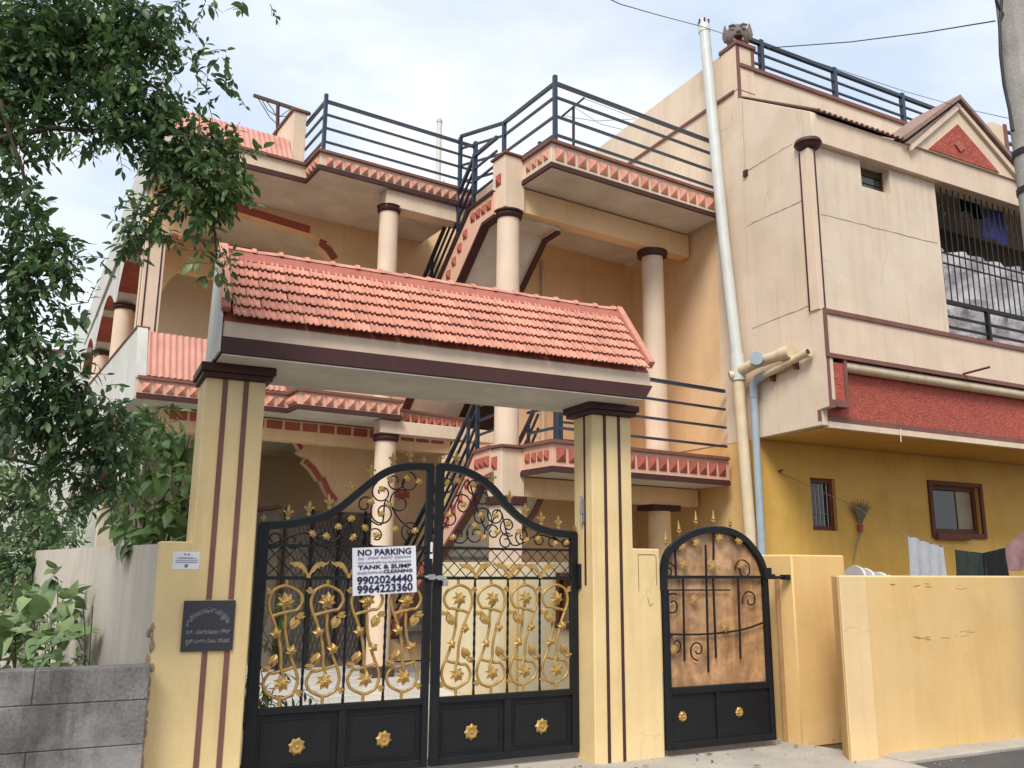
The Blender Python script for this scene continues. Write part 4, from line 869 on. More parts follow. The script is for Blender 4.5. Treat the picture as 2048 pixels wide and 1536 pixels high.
# gable over the window
gb = part('gable', MB().prism([(10.90,7.86),(12.22,8.86),(13.80,7.86)],7.90,8.6,'y'), M_creamy, nh)
part('tympanum', MB().prism([(11.42,7.88),(12.20,8.50),(13.16,7.88)],7.885,7.899,'y'), M_red, gb)
for (a,b_) in (((10.80,7.93),(12.22,8.99)),((12.22,8.99),(13.90,7.93))):
    part('gable_coping', MB().prism([a,b_,(b_[0],b_[1]-.075),(a[0],a[1]-.075)],7.80,8.65,'y'), M_dusky, gb)
    d=Vector((b_[0]-a[0],b_[1]-a[1])).normalized(); s_=1 if b_[0]<12.5 else -1
    part('gable_moulding', MB().prism([(a[0]+.16*s_*(a[0]<12),a[1]-.12),(b_[0],b_[1]-.115),(b_[0],b_[1]-.24),(a[0]+.16*s_*(a[0]<12),a[1]-.20)],7.85,7.899,'y'), M_creamy, gb)
part('diamond_boss', MB().prism([(12.05,8.10),(12.17,8.20),(12.29,8.10),(12.17,8.0)],7.86,7.884,'y'), M_tiled, gb)
# window bay with grille
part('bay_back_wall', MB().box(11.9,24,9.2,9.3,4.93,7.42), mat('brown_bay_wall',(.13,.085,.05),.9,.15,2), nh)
part('bay_jamb', MB().box(11.55,11.668,8.2205,9.2,4.93,7.42), M_house, nh)
gl_ = part('window_grille', MB().bar((11.67,8.07,5.50),(18,8.07,5.50),.06), M_gate, nh)
for k in range(34): part('grille_bar', MB().tube([(11.72+.145*k,8.07,5.53),(11.72+.145*k,8.07,7.41)],.010,6), M_gate, gl_)
for z in (6.13,6.30): part('grille_rail', MB().bar((11.67,8.07,z),(18,8.07,z),.022), M_gate, gl_)
for z in (5.10,5.27): part('grille_rail', MB().bar((11.67,8.07,z),(18,8.07,z),.035), M_gate, gl_)
for x in (12.70,14.6): part('grille_post', MB().bar((x,8.07,4.93),(x,8.07,5.47),.06), M_gate, gl_)
for k in range(8):
    x=11.86+.58*k; part('grille_scroll', MB().tube([(u,8.07,v) for u,v in spiral((x,7.0),.13,R(40*k),1.3)],.008,5), M_gate, gl_)
b=MB(); nxx,nzz=60,8; vs=[]
for j in range(nzz+1):
    for i in range(nxx+1):
        vs.append((11.70+6*i/nxx, 8.22+.05*math.sin(i*1.3+j)+.04*math.sin(i*.57-j*1.7)+random.gauss(0,.012), 4.94+(1.62-.03*abs(math.sin(i*.4)))*j/nzz*.95))
b.add(vs,[(j*(nxx+1)+i,j*(nxx+1)+i+1,(j+1)*(nxx+1)+i+1,(j+1)*(nxx+1)+i) for j in range(nzz) for i in range(nxx)])
def sheetify(b, dy=.006):
    n=len(b.v); f=list(b.f); b.v += [(x,y+dy,z) for x,y,z in b.v]; b.f += [tuple(n+k for k in reversed(q)) for q in f]; return b
ps = solo('plastic_sheet', sheetify(b), M_poly, 'crinkled silver grey plastic sheet tied behind the upper window grille', 'sheet', (13,8.2,4.94), 'B')
def cloth(nm, m, lab, cat, top, drop, fr, amp=.03, nx=14, nz=10, fringe=0, taper=0, group=None, ripple=9):
    # top: two or more points of the upper edge; hangs straight down
    b=MB(); T=[Vector(p) for p in top]; vs=[]
    def at(t):
        s=t*(len(T)-1); i=min(int(s),len(T)-2); return T[i].lerp(T[i+1],s-i)
    for j in range(nz+1):
        for i in range(nx+1):
            p=at(i/nx); w=j/nz; dr=drop if not isinstance(drop,(tuple,list)) else drop[0]+(drop[1]-drop[0])*i/nx
            vs.append((p.x+taper*w*(.5-i/nx), p.y+amp*(.3+.7*w)*math.sin(i/nx*ripple+w*1.2)-.004, p.z-dr*w-(fringe*(i%2)*(j==nz))))
    b.add(vs,[(j*(nx+1)+i,j*(nx+1)+i+1,(j+1)*(nx+1)+i+1,(j+1)*(nx+1)+i) for j in range(nz) for i in range(nx)])
    return solo(nm, sheetify(b), m, lab, cat, tuple(T[0]), fr, group, smooth=80)
cloth('blue_garment', M_blue, 'blue violet garment hanging inside the upper window bay behind the grille', 'garment', [(13.536,8.5,7.555),(14.139,8.5,7.624)], (.50,.62), 'B', .03)
cloth('dark_garment', M_dcloth, 'very dark blue garment hanging left of the blue violet one in the upper window bay', 'garment', [(13.113,8.6,7.76),(13.654,8.6,7.71)], (.28,.30), 'B', .03)
part('drying_line', MB().tube([(12.486,8.5,7.691),(13.509,8.5,7.558),(14.766,8.5,7.696)],.006,5), M_wire, nh)
# ground floor windows
for nm,(a,c,d,e),lab in (('window',W1,None),('window',W2,None)):
    f = part(nm, MB().box(a,a+.07,9.40,9.50,d,e).box(c-.07,c,9.40,9.50,d,e).box(a+.071,c-.071,9.40,9.50,e-.07,e).box(a+.071,c-.071,9.40,9.50,d,d+.07), M_wood, nh, .004)
    part('pane', MB().box(a+.07,c-.07,9.46,9.468,d+.07,e-.07), M_glass, f)
    n=5 if a<11 else 0
    for k in range(n): part('window_bar', MB().tube([(a+.10+k*(c-a-.2)/(n-1),9.43,d+.07),(a+.10+k*(c-a-.2)/(n-1),9.43,e-.07)],.007,6), M_steel, f)
    if n: part('window_bar', MB().tube([(a+.07,9.425,d+.25),(c-.07,9.425,d+.25)],.007,6), M_steel, f)
part('open_shutter', MB().box(13.45,13.83,9.445,9.455,2.16,2.79), mat('pale_shutter_glass',(.34,.28,.18),.4,.2,3), nh); part('window_sill', MB().box(12.66,13.5,9.27,9.335,1.97,2.07), M_wood, nh)
part('thick_frame', MB().box(12.60,12.679,9.30,9.395,2.0,2.93).box(13.901,13.98,9.30,9.395,2.0,2.93).box(12.68,13.90,9.30,9.395,2.861,2.93).box(12.68,13.90,9.30,9.395,2.0,2.079), M_wood, nh, .004)

# carved head on the parapet corner
hd = thing('carved_head', 'grey carved stone demon face standing on the parapet corner post', 'statue', (9.13,9.5,9.81), 'B')
part('head', MB().ball((9.13,9.5,10.06),.24,.22,.26,16,10).box(8.98,9.28,9.38,9.62,9.805,9.90), M_stone, hd, smooth=60)
for s in (1,-1):
    ax = Vector((.72,-.60,0)).normalized()*s if False else Vector((.72*s,-.55*s,0))
    c = Vector((9.13,9.5,10.06))+ax*.25
    part('ear', MB().lathe((c.x,c.y,c.z+.02),[(.03,-.10),(.06,0),(.05,.10),(.015,.25)],8), M_stone, hd, smooth=60)
    fwd=Vector((-.60,-.75,0)); e=Vector((9.13,9.5,10.12))+fwd*.19+ax*.10
    part('eye', MB().ball(tuple(e),.05,.05,.045,8,6), M_stone, hd, smooth=60); part('brow', MB().tube([tuple(e+ax*-.08+Vector((0,0,.05))),tuple(e+Vector((0,0,.09))+fwd*.02),tuple(e+ax*.09+Vector((0,0,.07)))],.024,6), M_stone, hd, smooth=60)
    part('tusk', MB().lathe(tuple(Vector((9.13,9.5,9.93))+fwd*.20+ax*.08),[(.014,-.05),(.018,0),(.003,.06)],6), M_white, hd)
fwd=Vector((-.60,-.75,0)); q=Vector((9.13,9.5,0))+fwd*.23
part('nose', MB().ball((q.x,q.y,10.06),.05,.05,.05,8,6), M_stone, hd, smooth=60); part('mouth', MB().ball((q.x-fwd.x*.02,q.y-fwd.y*.02,9.95),.10,.09,.045,10,6), M_brown, hd, smooth=60)

hd.scale = (.86,.86,.86)
# pipes on the party wall
vp = thing('vent_pipe', 'tall pale leaning vent pipe with a perforated cap rising past the landings', 'pipe', (8.74,9.4,0), 'B')
part('upper_pipe', MB().tube([(8.74,9.45,4.55),(8.74,9.62,6.5),(8.74,9.85,10.25)],.088,16), M_pvcw, vp, smooth=60)
part('lower_pipe', MB().tube([(8.74,9.36,0),(8.74,9.36,2.0),(8.74,9.45,4.28)],.085,16), M_pvcy, vp, smooth=60)
part('coupling', MB().tube([(8.74,9.44,4.20),(8.74,9.455,4.60)],.103,16), M_pvcw, vp, smooth=60)
cp = part('vent_cap', MB().tube([(8.74,9.85,10.20),(8.74,9.856,10.30),(8.74,9.86,10.36),(8.74,9.865,10.44)],[.098,.098,.085,.07],14), M_pvcw, vp, smooth=40)
for k in range(6):
    w=k*math.pi/3; part('vent_slot', MB().box(8.74+.084*math.cos(w)-.012,8.74+.084*math.cos(w)+.012,9.862+.084*math.sin(w)-.012,9.862+.084*math.sin(w)+.012,10.36,10.43), M_dark, cp)
dp = thing('soil_pipe', 'short fat cream drain branch with a grey cleaning cap joining the vent pipe', 'pipe', (8.80,9.0,4.3), 'B')
part('branch', MB().tube([(8.74,9.40,4.34),(8.76,9.1,4.40),(8.80,8.62,4.43)],.08,14), M_pvcy, dp, smooth=60)
part('cleaning_cap', MB().tube([(8.70,9.0,4.41),(8.55,8.86,4.40)],.095,14), M_pvcg, dp, smooth=40); part('end_socket', MB().tube([(8.80,8.64,4.43),(8.80,8.44,4.43)],.095,14), M_pvcy, dp, smooth=40)
part('end_plug', MB().tube([(8.62,9.50,4.27),(8.72,9.44,4.29)],.07,12), M_pvcy, dp, smooth=40)
wp = thing('waste_pipe', 'thin blue grey waste pipe bending down beside the vent pipe to the small gate', 'pipe', (8.84,9.2,0), 'B')
part('horizontal_run', MB().tube([(8.83,8.20,4.36),(8.83,9.05,4.20)],.052,12), M_pvcy, wp, smooth=60); part('elbow', MB().tube([(8.83,8.98,4.215),(8.83,9.16,4.18),(8.83,9.23,4.11),(8.83,9.24,3.92)],.062,12), M_pvcg, wp, smooth=60)
part('down_run', MB().tube([(8.83,9.24,3.95),(8.83,9.24,0)],.056,12), M_pvcg, wp, smooth=60); part('open_end', MB().tube([(8.83,8.15,4.37),(8.83,8.24,4.352)],.062,12), M_pvcy, wp, smooth=40)
part('open_end_bore', MB().tube([(8.80,8.142,4.371),(8.80,8.149,4.37)],.036,12), M_dark, wp)
for y in (8.45,8.9): part('pipe_clip', MB().box(8.83,8.93,y-.015,y+.015,4.15-.19*(y-8.9)-.04,4.15-.19*(y-8.9)+.10), M_wood, wp)

# ================================================================== compound walls and piers
pe = thing('gate_pier', 'short yellow gate pier right of the small gate, with grooves on its side', 'gate pier', (6.0,6.2,0))
part('shaft', MB().prism([(5.775,6.02),(6.43,6.02),(6.43,6.62),(5.72,6.62)],-.03,1.618,'z'), M_comp, pe, .012)
for y in (6.18,6.36): part('groove', MB().box(5.715,5.768,y-.007,y+.007,.0,1.42), M_groove, pe)
part('latch_plate', MB().box(5.70,5.76,6.03,6.10,1.395,1.44), M_gate, pe)
cw = thing('compound_wall', 'long plain yellow compound wall along the road on the right', 'wall', (9,5.45,0))
part('wall', MB().prism([(5.645,5.376),(14,5.33),(14,5.56),(5.79,5.585)],-.03,1.44,'z'), M_comp, cw, .012)
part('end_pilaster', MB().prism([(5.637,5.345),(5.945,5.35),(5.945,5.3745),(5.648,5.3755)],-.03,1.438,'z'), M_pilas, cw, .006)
sc=MB()
for k in range(26):
    x=6.2+random.random()*1.9; z=random.choice([1.36,1.35,.93,.92,.95])+random.gauss(0,.012); sc.tube([(x,5.369,z),(x+random.uniform(.03,.16),5.369,z+random.gauss(0,.006))],.0035,4)
part('plaster_scratches', sc, mat('faded_scratch',(.44,.28,.10),.9,.2,20), cw)
dw = thing('dividing_wall', 'low cream wall behind the double gate with a small brown framed opening', 'wall', (4.25,8.6,0))
wy0, wy1 = 6.86, 7.50
part('wall', MB().box(4.18,4.33,6.42,wy0,-.02,1.54).box(4.18,4.33,wy1,10.8,-.02,1.54).box(4.18,4.33,wy0,wy1,-.02,.98).box(4.18,4.33,wy0,wy1,1.44,1.54), mat('pale_cream_paint',(.74,.62,.40),.8,.1,1.5,.25,(.5,.38,.2)), dw)
part('pilaster', MB().box(4.14,4.179,8.35,8.62,-.02,1.535), M_post, dw, .008)
part('opening_frame', MB().box(4.15,4.20,wy0,wy0+.07,.981,1.439).box(4.15,4.20,wy1-.07,wy1,.981,1.439).box(4.15,4.20,wy0+.071,wy1-.071,1.37,1.439).box(4.13,4.20,wy0-.05,wy1+.05,.92,.979), M_wood, dw, .004)
part('opening_back', MB().box(4.30,4.32,wy0,wy1,.98,1.44), M_dark, dw)
gw = thing('block_wall', 'low mossy grey concrete block wall left of the left gate post', 'wall', (-1,6,0))
zs=[-.03,.20,.435,.69,.885]
for j in range(4):
    x=.445; first=True
    while x > -3.2:
        ln=1.1 if not (first and j%2) else .62; first=False
        part('block', MB().box(x-ln+.0015,x-.0015,5.92+random.gauss(0,.0015),6.08,zs[j]+.0025,zs[j+1]-.0015+(0 if j<3 else random.gauss(0,.003))), M_block, gw, .005); x-=ln
part('mortar', MB().box(-3.2,.44,5.935,6.07,-.03,.875), M_concrete, gw)
cb=MB()
for k in range(34):
    z=.05+1.05*k/33; cb.ball((.452+random.gauss(0,.008),6.10+random.gauss(0,.006),z+random.gauss(0,.01)),random.uniform(.008,.022),random.uniform(.006,.014),random.uniform(.02,.04),6,4)
part('crumbling_plaster', cb, mat('crumbled_brown_plaster',(.36,.24,.16),.95,.3,20,bump=.6), pl)
sw = thing('side_wall', 'rain stained pale plaster side wall running back behind the block wall', 'wall', (.2,7.6,0))
part('wall', MB().prism([(.455,6.20),(.10,7.95),(-.12,9.0),(-.35,10.3),(-1.2,14.5),(-1.05,14.6),(-.2,10.35),(.03,9.05),(.25,8.0),(.60,6.22)],-.03,1.625,'z'), M_side, sw)
part('coping', MB().prism([(.452,6.205),(-1.21,14.5),(-1.04,14.6),(.61,6.225)],1.626,1.65,'z'), M_white, sw) if False else None

# ================================================================== utility pole and cables
up_ = thing('utility_pole', 'grey concrete utility pole with clamp bands at the right edge of the view', 'pole', (7.40,4.42,0))
part('shaft', MB().tube([(7.41,4.42,-.03),(7.41,4.42,3.5),(7.41,4.42,9.2)],[.17,.15,.125],14), M_concrete, up_, smooth=60)
for z in (5.18,4.82,3.4): part('clamp_band', MB().tube([(7.41,4.42,z),(7.41,4.42,z+.055)],.155,14), M_wire, up_)
part('riser_cable', MB().tube([tuple(p) for p in [(7.059,4.35,6.629),(7.078,4.35,6.573),(7.136,4.35,6.498),(7.07,4.35,6.4),(7.026,4.35,6.056),(7.023,4.35,5.756),(7.028,4.33,5.477),(6.99,4.3,5.274)]],.014,8), M_wire, up_, smooth=60)
part('riser_cable', MB().tube([tuple(p) for p in [(7.141,4.35,6.656),(7.115,4.35,6.544),(7.07,4.35,6.4)]],.014,8), M_wire, up_, smooth=60)
b=MB()
for k in range(3):
    pts=[tuple(q) for q in [(7.13+.10*math.cos(w)*(1+.1*k)-.02, 4.25+.02*k, 3.28+.15*math.sin(w)+.02*k) for w in [2*math.pi*i/24 for i in range(25)]]]; b.tube(pts,.004,5)
part('wire_coil', b, M_hoop, up_)
def cable(nm,pts,r,lab): return solo(nm, MB().tube(pts,r,5), M_wire, lab, 'cable', pts[0], group='thin cables crossing the sky')
cable('overhead_cable', [tuple(p) for p in [(7.979,8.2,8.665),(8.46,7.2,8.31),(8.313,6,7.678),(7.248,4.5,6.565)]], .007, 'black service cable running from the neighbour railing to the utility pole')
cable('overhead_cable', [tuple(p) for p in [(3.349,5.5,6.283),(3.9,5.8,6.497),(5.09,6.8,7.385),(6.463,7.8,8.297),(7.565,8.6,9.001)]], .0045, 'thin black cable running past the pipe top to the carved head')
cable('overhead_cable', [tuple(p) for p in [(8.271,8.4,8.877),(10.751,8.2,8.734),(10.579,7,7.752),(7.544,4.6,5.667)]], .004, 'faint thin cable sagging along the neighbour parapet railing')

# ================================================================== washing and yard things on the right
cls = thing('clothesline', 'sagging clothesline strung from a nail in the ochre wall', 'clothesline', (9.36,9.3,2.87), 'B')
CLP = [(9.35,9.33,2.868),(9.891,9.1,2.606),(10.266,8.9,2.42),(10.63,8.7,2.177),(10.94,8.5,1.971),(11.551,8.4,1.823),(12.022,8.3,1.749),(12.279,8.2,1.737),(12.58,8.1,1.828),(13.068,8,2.161)]
part('cord', MB().tube(CLP,.006,5), M_broom, cls); part('nail', MB().tube([(9.33,9.34,2.88),(9.33,9.28,2.90)],.012,6).tube([(9.30,9.29,2.88),(9.37,9.29,2.90)],.012,6), M_wood, cls)
cloth('towel', M_towel, 'pale grey ribbed towel hanging on the clothesline', 'towel', [(10.941,8.5,1.978),(11.263,8.45,1.883),(11.562,8.4,1.816)], .85, 'B', .03, ripple=22)
cloth('dark_cloth', M_dcloth, 'dark green cloth hanging on the clothesline right of the grey towel', 'cloth', [(11.77,8.36,1.775),(12.198,8.2,1.736)], .8, 'B', .045, ripple=16)
cloth('fringed_cloth', M_bcloth, 'black fringed cloth hanging aslant beside the dark green cloth', 'cloth', [(12.159,8.19,1.735),(12.388,8.15,1.781),(12.555,8.1,1.82)], (.6,.5), 'B', .03, fringe=.06, nx=20)
cloth('patterned_cloth', M_rcloth, 'grey and red patterned cloth at the right end of the clothesline', 'cloth', [(12.542,8.09,1.834),(12.74,8.05,1.947),(13.012,8,2.13)], (.35,.6), 'B', .03)
bm2 = thing('broom', 'straw broom hanging upside down on the ochre wall between the two windows', 'broom', (10.9,9.28,2.3), 'B')
b=MB(); bc=(10.909,9.29,2.134)
for k in range(46):
    w=(k/45-.5)*1.15+random.gauss(0,.05); ln=random.uniform(.32,.42); b.tube([bc,(bc[0]+math.sin(w)*ln*.5,bc[1]-random.uniform(0,.05),bc[2]+ln*.55),(bc[0]+math.sin(w)*ln,bc[1]-random.uniform(0,.07),bc[2]+math.cos(w)*ln)],[.010,.008,.003],4)
part('straw', b, M_broom, bm2); part('binding', MB().tube([(bc[0],bc[1],bc[2]-.09),(bc[0],bc[1],bc[2]+.02)],[.03,.045],8), M_red, bm2)
part('handle', MB().tube([(bc[0],bc[1],bc[2]-.08),(10.783,9.27,1.883),(10.642,9.25,1.586)],[.02,.015,.008],6), M_broom, bm2)
wsb = thing('wash_slab', 'concrete washing slab standing in the yard behind the compound wall', 'slab', (7.2,6.6,0))
part('top', MB().box(6.6,8.0,6.2,7.0,1.16,1.22), M_concrete, wsb, .008)
for x in (6.7,7.9): part('leg', MB().box(x-.08,x+.08,6.3,6.9,0,1.159), M_concrete, wsb, .008)
hm = thing('mesh_roll', 'grey mesh roll with white plastic hoops lying behind the compound wall', 'hamper', (7.0,6.55,1.35))
ha,hb = Vector((7.043,6.5,1.394)), Vector((7.589,6.5,1.293)); dv=(hb-ha)
part('mesh_body', MB().tube([tuple(ha),tuple(ha+dv*.5),tuple(hb)],[.135,.13,.12],18), M_mesh, hm, smooth=60)
for t in (.03,.26,.64): q=ha+dv*t; part('hoop', MB().tube([tuple(q),tuple(q+dv.normalized()*.018)],.142,18), M_hoop, hm, smooth=40)
part('end_cap', MB().tube([tuple(ha+dv*.90),tuple(ha+dv*1.0),tuple(ha+dv*1.12),tuple(ha+dv*1.2)],[.136,.13,.10,.03],16), M_hoop, hm, smooth=60)

# roof clothes pole and roof pipe on the house
tp = thing('clothes_pole', 'rusty T shaped clothes pole with tangled wires on the house roof', 'pole', (3.5,12.6,7.7), 'H', 'clothes poles on the roofs')
part('post', MB().tube([(3.677,12.6,8.113),(3.645,12.6,8.731)],.03,8), M_brown, tp); part('cross_bar', MB().bar((3.337,12.9,8.909),(4.08,12.3,8.533),.05), M_brown, tp)
b=MB()
for (a,c,e) in [[(3.425,12.8,8.845),(3.515,12.7,8.614),(3.636,12.6,8.5)],[(3.49,12.8,8.839),(3.593,12.7,8.656),(3.666,12.58,8.43)],[(3.905,12.4,8.604),(3.822,12.5,8.511),(3.668,12.6,8.501)],[(3.823,12.4,8.604),(3.776,12.5,8.584),(3.662,12.6,8.473)],[(3.382,12.85,8.864),(3.563,12.7,8.497),(3.67,12.6,8.353)]]: b.tube([a,c,e],.007,4)
part('wires', b, M_wire, tp)
tp2 = thing('clothes_pole', 'thin T shaped clothes pole with slack wires behind the upper landing railing', 'pole', (7.9,11,7.3), 'H', 'clothes poles on the roofs')
part('post', MB().tube([(8.278,10.9,8.604),(8.285,10.9,9.335)],.025,8), M_wire, tp2); part('cross_bar', MB().bar((8.518,10.9,9.573),(8.046,10.9,9.079),.035), M_wire, tp2)
b=MB()
for (a,c,e) in [[(8.518,10.9,9.563),(10.412,12,10.371),(12.443,13,11.057)],[(8.318,10.9,9.326),(9.766,12,9.955),(11.842,13,10.781)],[(8.078,10.9,9.089),(9.642,12,9.981),(11.563,13,11.079)]]: b.tube([a,c,e],.005,4)
part('wires', b, M_wire, tp2)
rp = thing('roof_pipe', 'slim grey pvc pipe with domed cap standing on the house roof', 'pipe', (6,13.6,7.3), 'H')
ra,rb_ = (7.082,13.6,8.648), (7.08,13.6,9.888)
part('pipe', MB().tube([ra,rb_],.052,12), M_pvcw, rp, smooth=60); part('cap', MB().tube([rb_,(rb_[0],rb_[1],rb_[2]+.05),(rb_[0],rb_[1],rb_[2]+.09)],[.060,.058,.03],12), M_pvcg, rp, smooth=60)

# ================================================================== distant houses on the left
db = thing('distant_house', 'pale distant house with stepped flat roof beyond the trees on the left', 'house', (-1,27,0))
part('wall', MB().box(-6,-.76,25,33,-.03,6.9).box(-.755,1.6,25,33,-.03,7.75), M_bldg, db)
part('coping', MB().box(-6.05,-.80,24.95,33,6.901,6.98).box(-.80,1.6,24.95,33,7.751,7.83), M_mauve, db)
for x,z in ((-2.2,4.6),(-3.6,4.6),(-.2,5.2),(-2.2,1.6)):
    w=part('window', MB().box(x-.45,x+.45,24.96,24.999,z-.55,z+.55), M_white, db); part('pane', MB().box(x-.38,x+.38,24.94,24.959,z-.48,z+.48), M_glass, w)
tk = thing('water_tank', 'small black water tank on the stepped roof of the distant house', 'water tank', (-.45,25.6,7.75))
part('body', MB().lathe((-.42,25.5,7.83),[(.24,0),(.25,.02),(.25,.34),(.22,.40),(.08,.44)],14), M_gate, tk, smooth=50)

# ================================================================== plants
def leaf_geo(b, p, d, nrm, ln, wd, bend=.25, heart=False):
    d=d.normalized(); s=d.cross(nrm)
    if s.length<1e-4: s=d.cross(Vector((.3,.5,.8)))
    s.normalize(); n=s.cross(d).normalized()
    prof=[(0,.10),(.25,.85),(.55,1.0),(.82,.55)] if not heart else [(-.06,.62),(.14,1.0),(.45,.86),(.76,.42)]
    vs=[]
    for u,w in prof:
        c=p+d*(u*ln)-n*(bend*ln*u*u); vs += [c+s*(w*wd/2)+n*(.10*wd*w), c, c-s*(w*wd/2)+n*(.10*wd*w)]
    vs.append(p+d*ln-n*(bend*ln)); fs=[]
    for i in range(3):
        a=3*i; fs += [(a,a+3,a+4,a+1),(a+1,a+4,a+5,a+2)]
    fs += [(9,12,10),(10,12,11)]
    b.add(vs,fs)
def rv(): 
    v=Vector((random.gauss(0,1),random.gauss(0,1),random.gauss(0,1))); return v.normalized()
def foliage(parent, clusters, m, ln, wd, keep=0, heart=False, twig_m=None, droop=.35, per=7, nm='leaf', bend=.25):
    big=MB(); tw=MB(); singles=[]; 
    for (x,y,z,r,n) in clusters:
        c=Vector((x,y,z)); cnt=0; n=int(n)
        while cnt<n:
            o=c+rv()*r*random.random()**.5*.9; d=(rv()+(o-c)/max(r,.01)*.6+Vector((0,0,-droop))).normalized(); L_=random.uniform(.6,1.1)*per*ln*.36
            pts=[o+d*(L_*t)-Vector((0,0,1))*(.25*L_*t*t) for t in (0,.5,1)]
            tw.tube([tuple(q) for q in pts],[.0028,.0022,.001],4,cap=False)
            side=d.cross(rv()).normalized()
            for k in range(per):
                if cnt>=n: break
                t=(k+.6)/per; q=pts[0].lerp(pts[2],t); s=1 if k%2 else -1
                ld=(d*.55+side*s*.9+rv()*.25+Vector((0,0,-.15))) if k<per-1 else d
                nn=(Vector((0,0,1))+rv()*.55).normalized(); lnn=ln*random.uniform(.5,1.35)
                if len(singles)<keep and random.random()<.12:
                    sb=MB(); leaf_geo(sb,q,ld,nn,lnn,wd*lnn/ln,bend,heart); singles.append(sb)
                else: leaf_geo(big,q,ld,nn,lnn,wd*lnn/ln,bend,heart)
                cnt+=1
    if big.v:
        fo = part('foliage', big, m, parent, smooth=60, kind='stuff')
    for sb in singles: part(nm, sb, m, parent, smooth=60)
    part('twigs', tw, twig_m or M_twig, parent, kind='stuff')
def shrub_stems(parent, base, tips, r, m=None, nm='stem'):
    for t in tips:
        a=Vector(base)+Vector((random.gauss(0,.03),random.gauss(0,.03),0)); c=Vector(t); mid=a.lerp(c,.5)+Vector((random.gauss(0,.06),random.gauss(0,.06),.08))
        part(nm, MB().tube([tuple(a),tuple(mid),tuple(c)],[r,r*.75,r*.3],7), m or M_twig, parent, smooth=60)

tr = thing('overhanging_tree', 'dark green tree overhanging from the left with drooping leafy branches', 'tree', (-2.3,4.9,0))
part('trunk', MB().tube([(-2.3,4.9,-.1),(-2.25,4.92,.9),(-2.1,5.0,2.0),(-1.9,5.05,3.0),(-1.5,5.15,4.0),(-.9,5.3,5.0)],[.20,.17,.15,.13,.10,.06],12), M_bark, tr, smooth=60)
for pts in ([(-1.9,5.05,3.0),(-1.1,5.1,3.5),(-.4,5.15,3.9),(.1,5.2,4.0),(.42,5.2,3.75)], [(-1.9,5.05,3.0),(-1.2,5.0,3.1),(-.7,5.05,3.0),(-.35,5.1,2.6),(-.1,5.2,2.2)],
            [(-1.5,5.15,4.0),(-.8,5.3,4.4),(-.1,5.35,4.5),(.3,5.4,4.35)], [(-2.1,5.0,2.0),(-1.3,5.2,2.1),(-.6,5.5,2.1),(0,5.7,2.0)],
            [tuple(p) for p in [(0.069,5.2,4.138),(0.21,5.2,3.96),(0.348,5.2,3.828),(0.482,5.2,3.694),(0.52,5.15,3.489),(0.548,5.1,3.255)]],
            [tuple(p) for p in [(-0.645,5.1,3.98),(-0.576,5.1,3.788),(-0.496,5.1,3.599),(-0.436,5.1,3.377),(-0.335,5.1,3.107)]],
            [tuple(p) for p in [(0.348,5.2,3.828),(0.239,5.2,3.612),(0.15,5.2,3.375)]]):
    n=len(pts); part('branch', MB().tube(pts,[(.020 if pts[0][0]<-1 else .011)*(1-.8*i/(n-1))+.003 for i in range(n)],7), M_bark, tr, smooth=60)
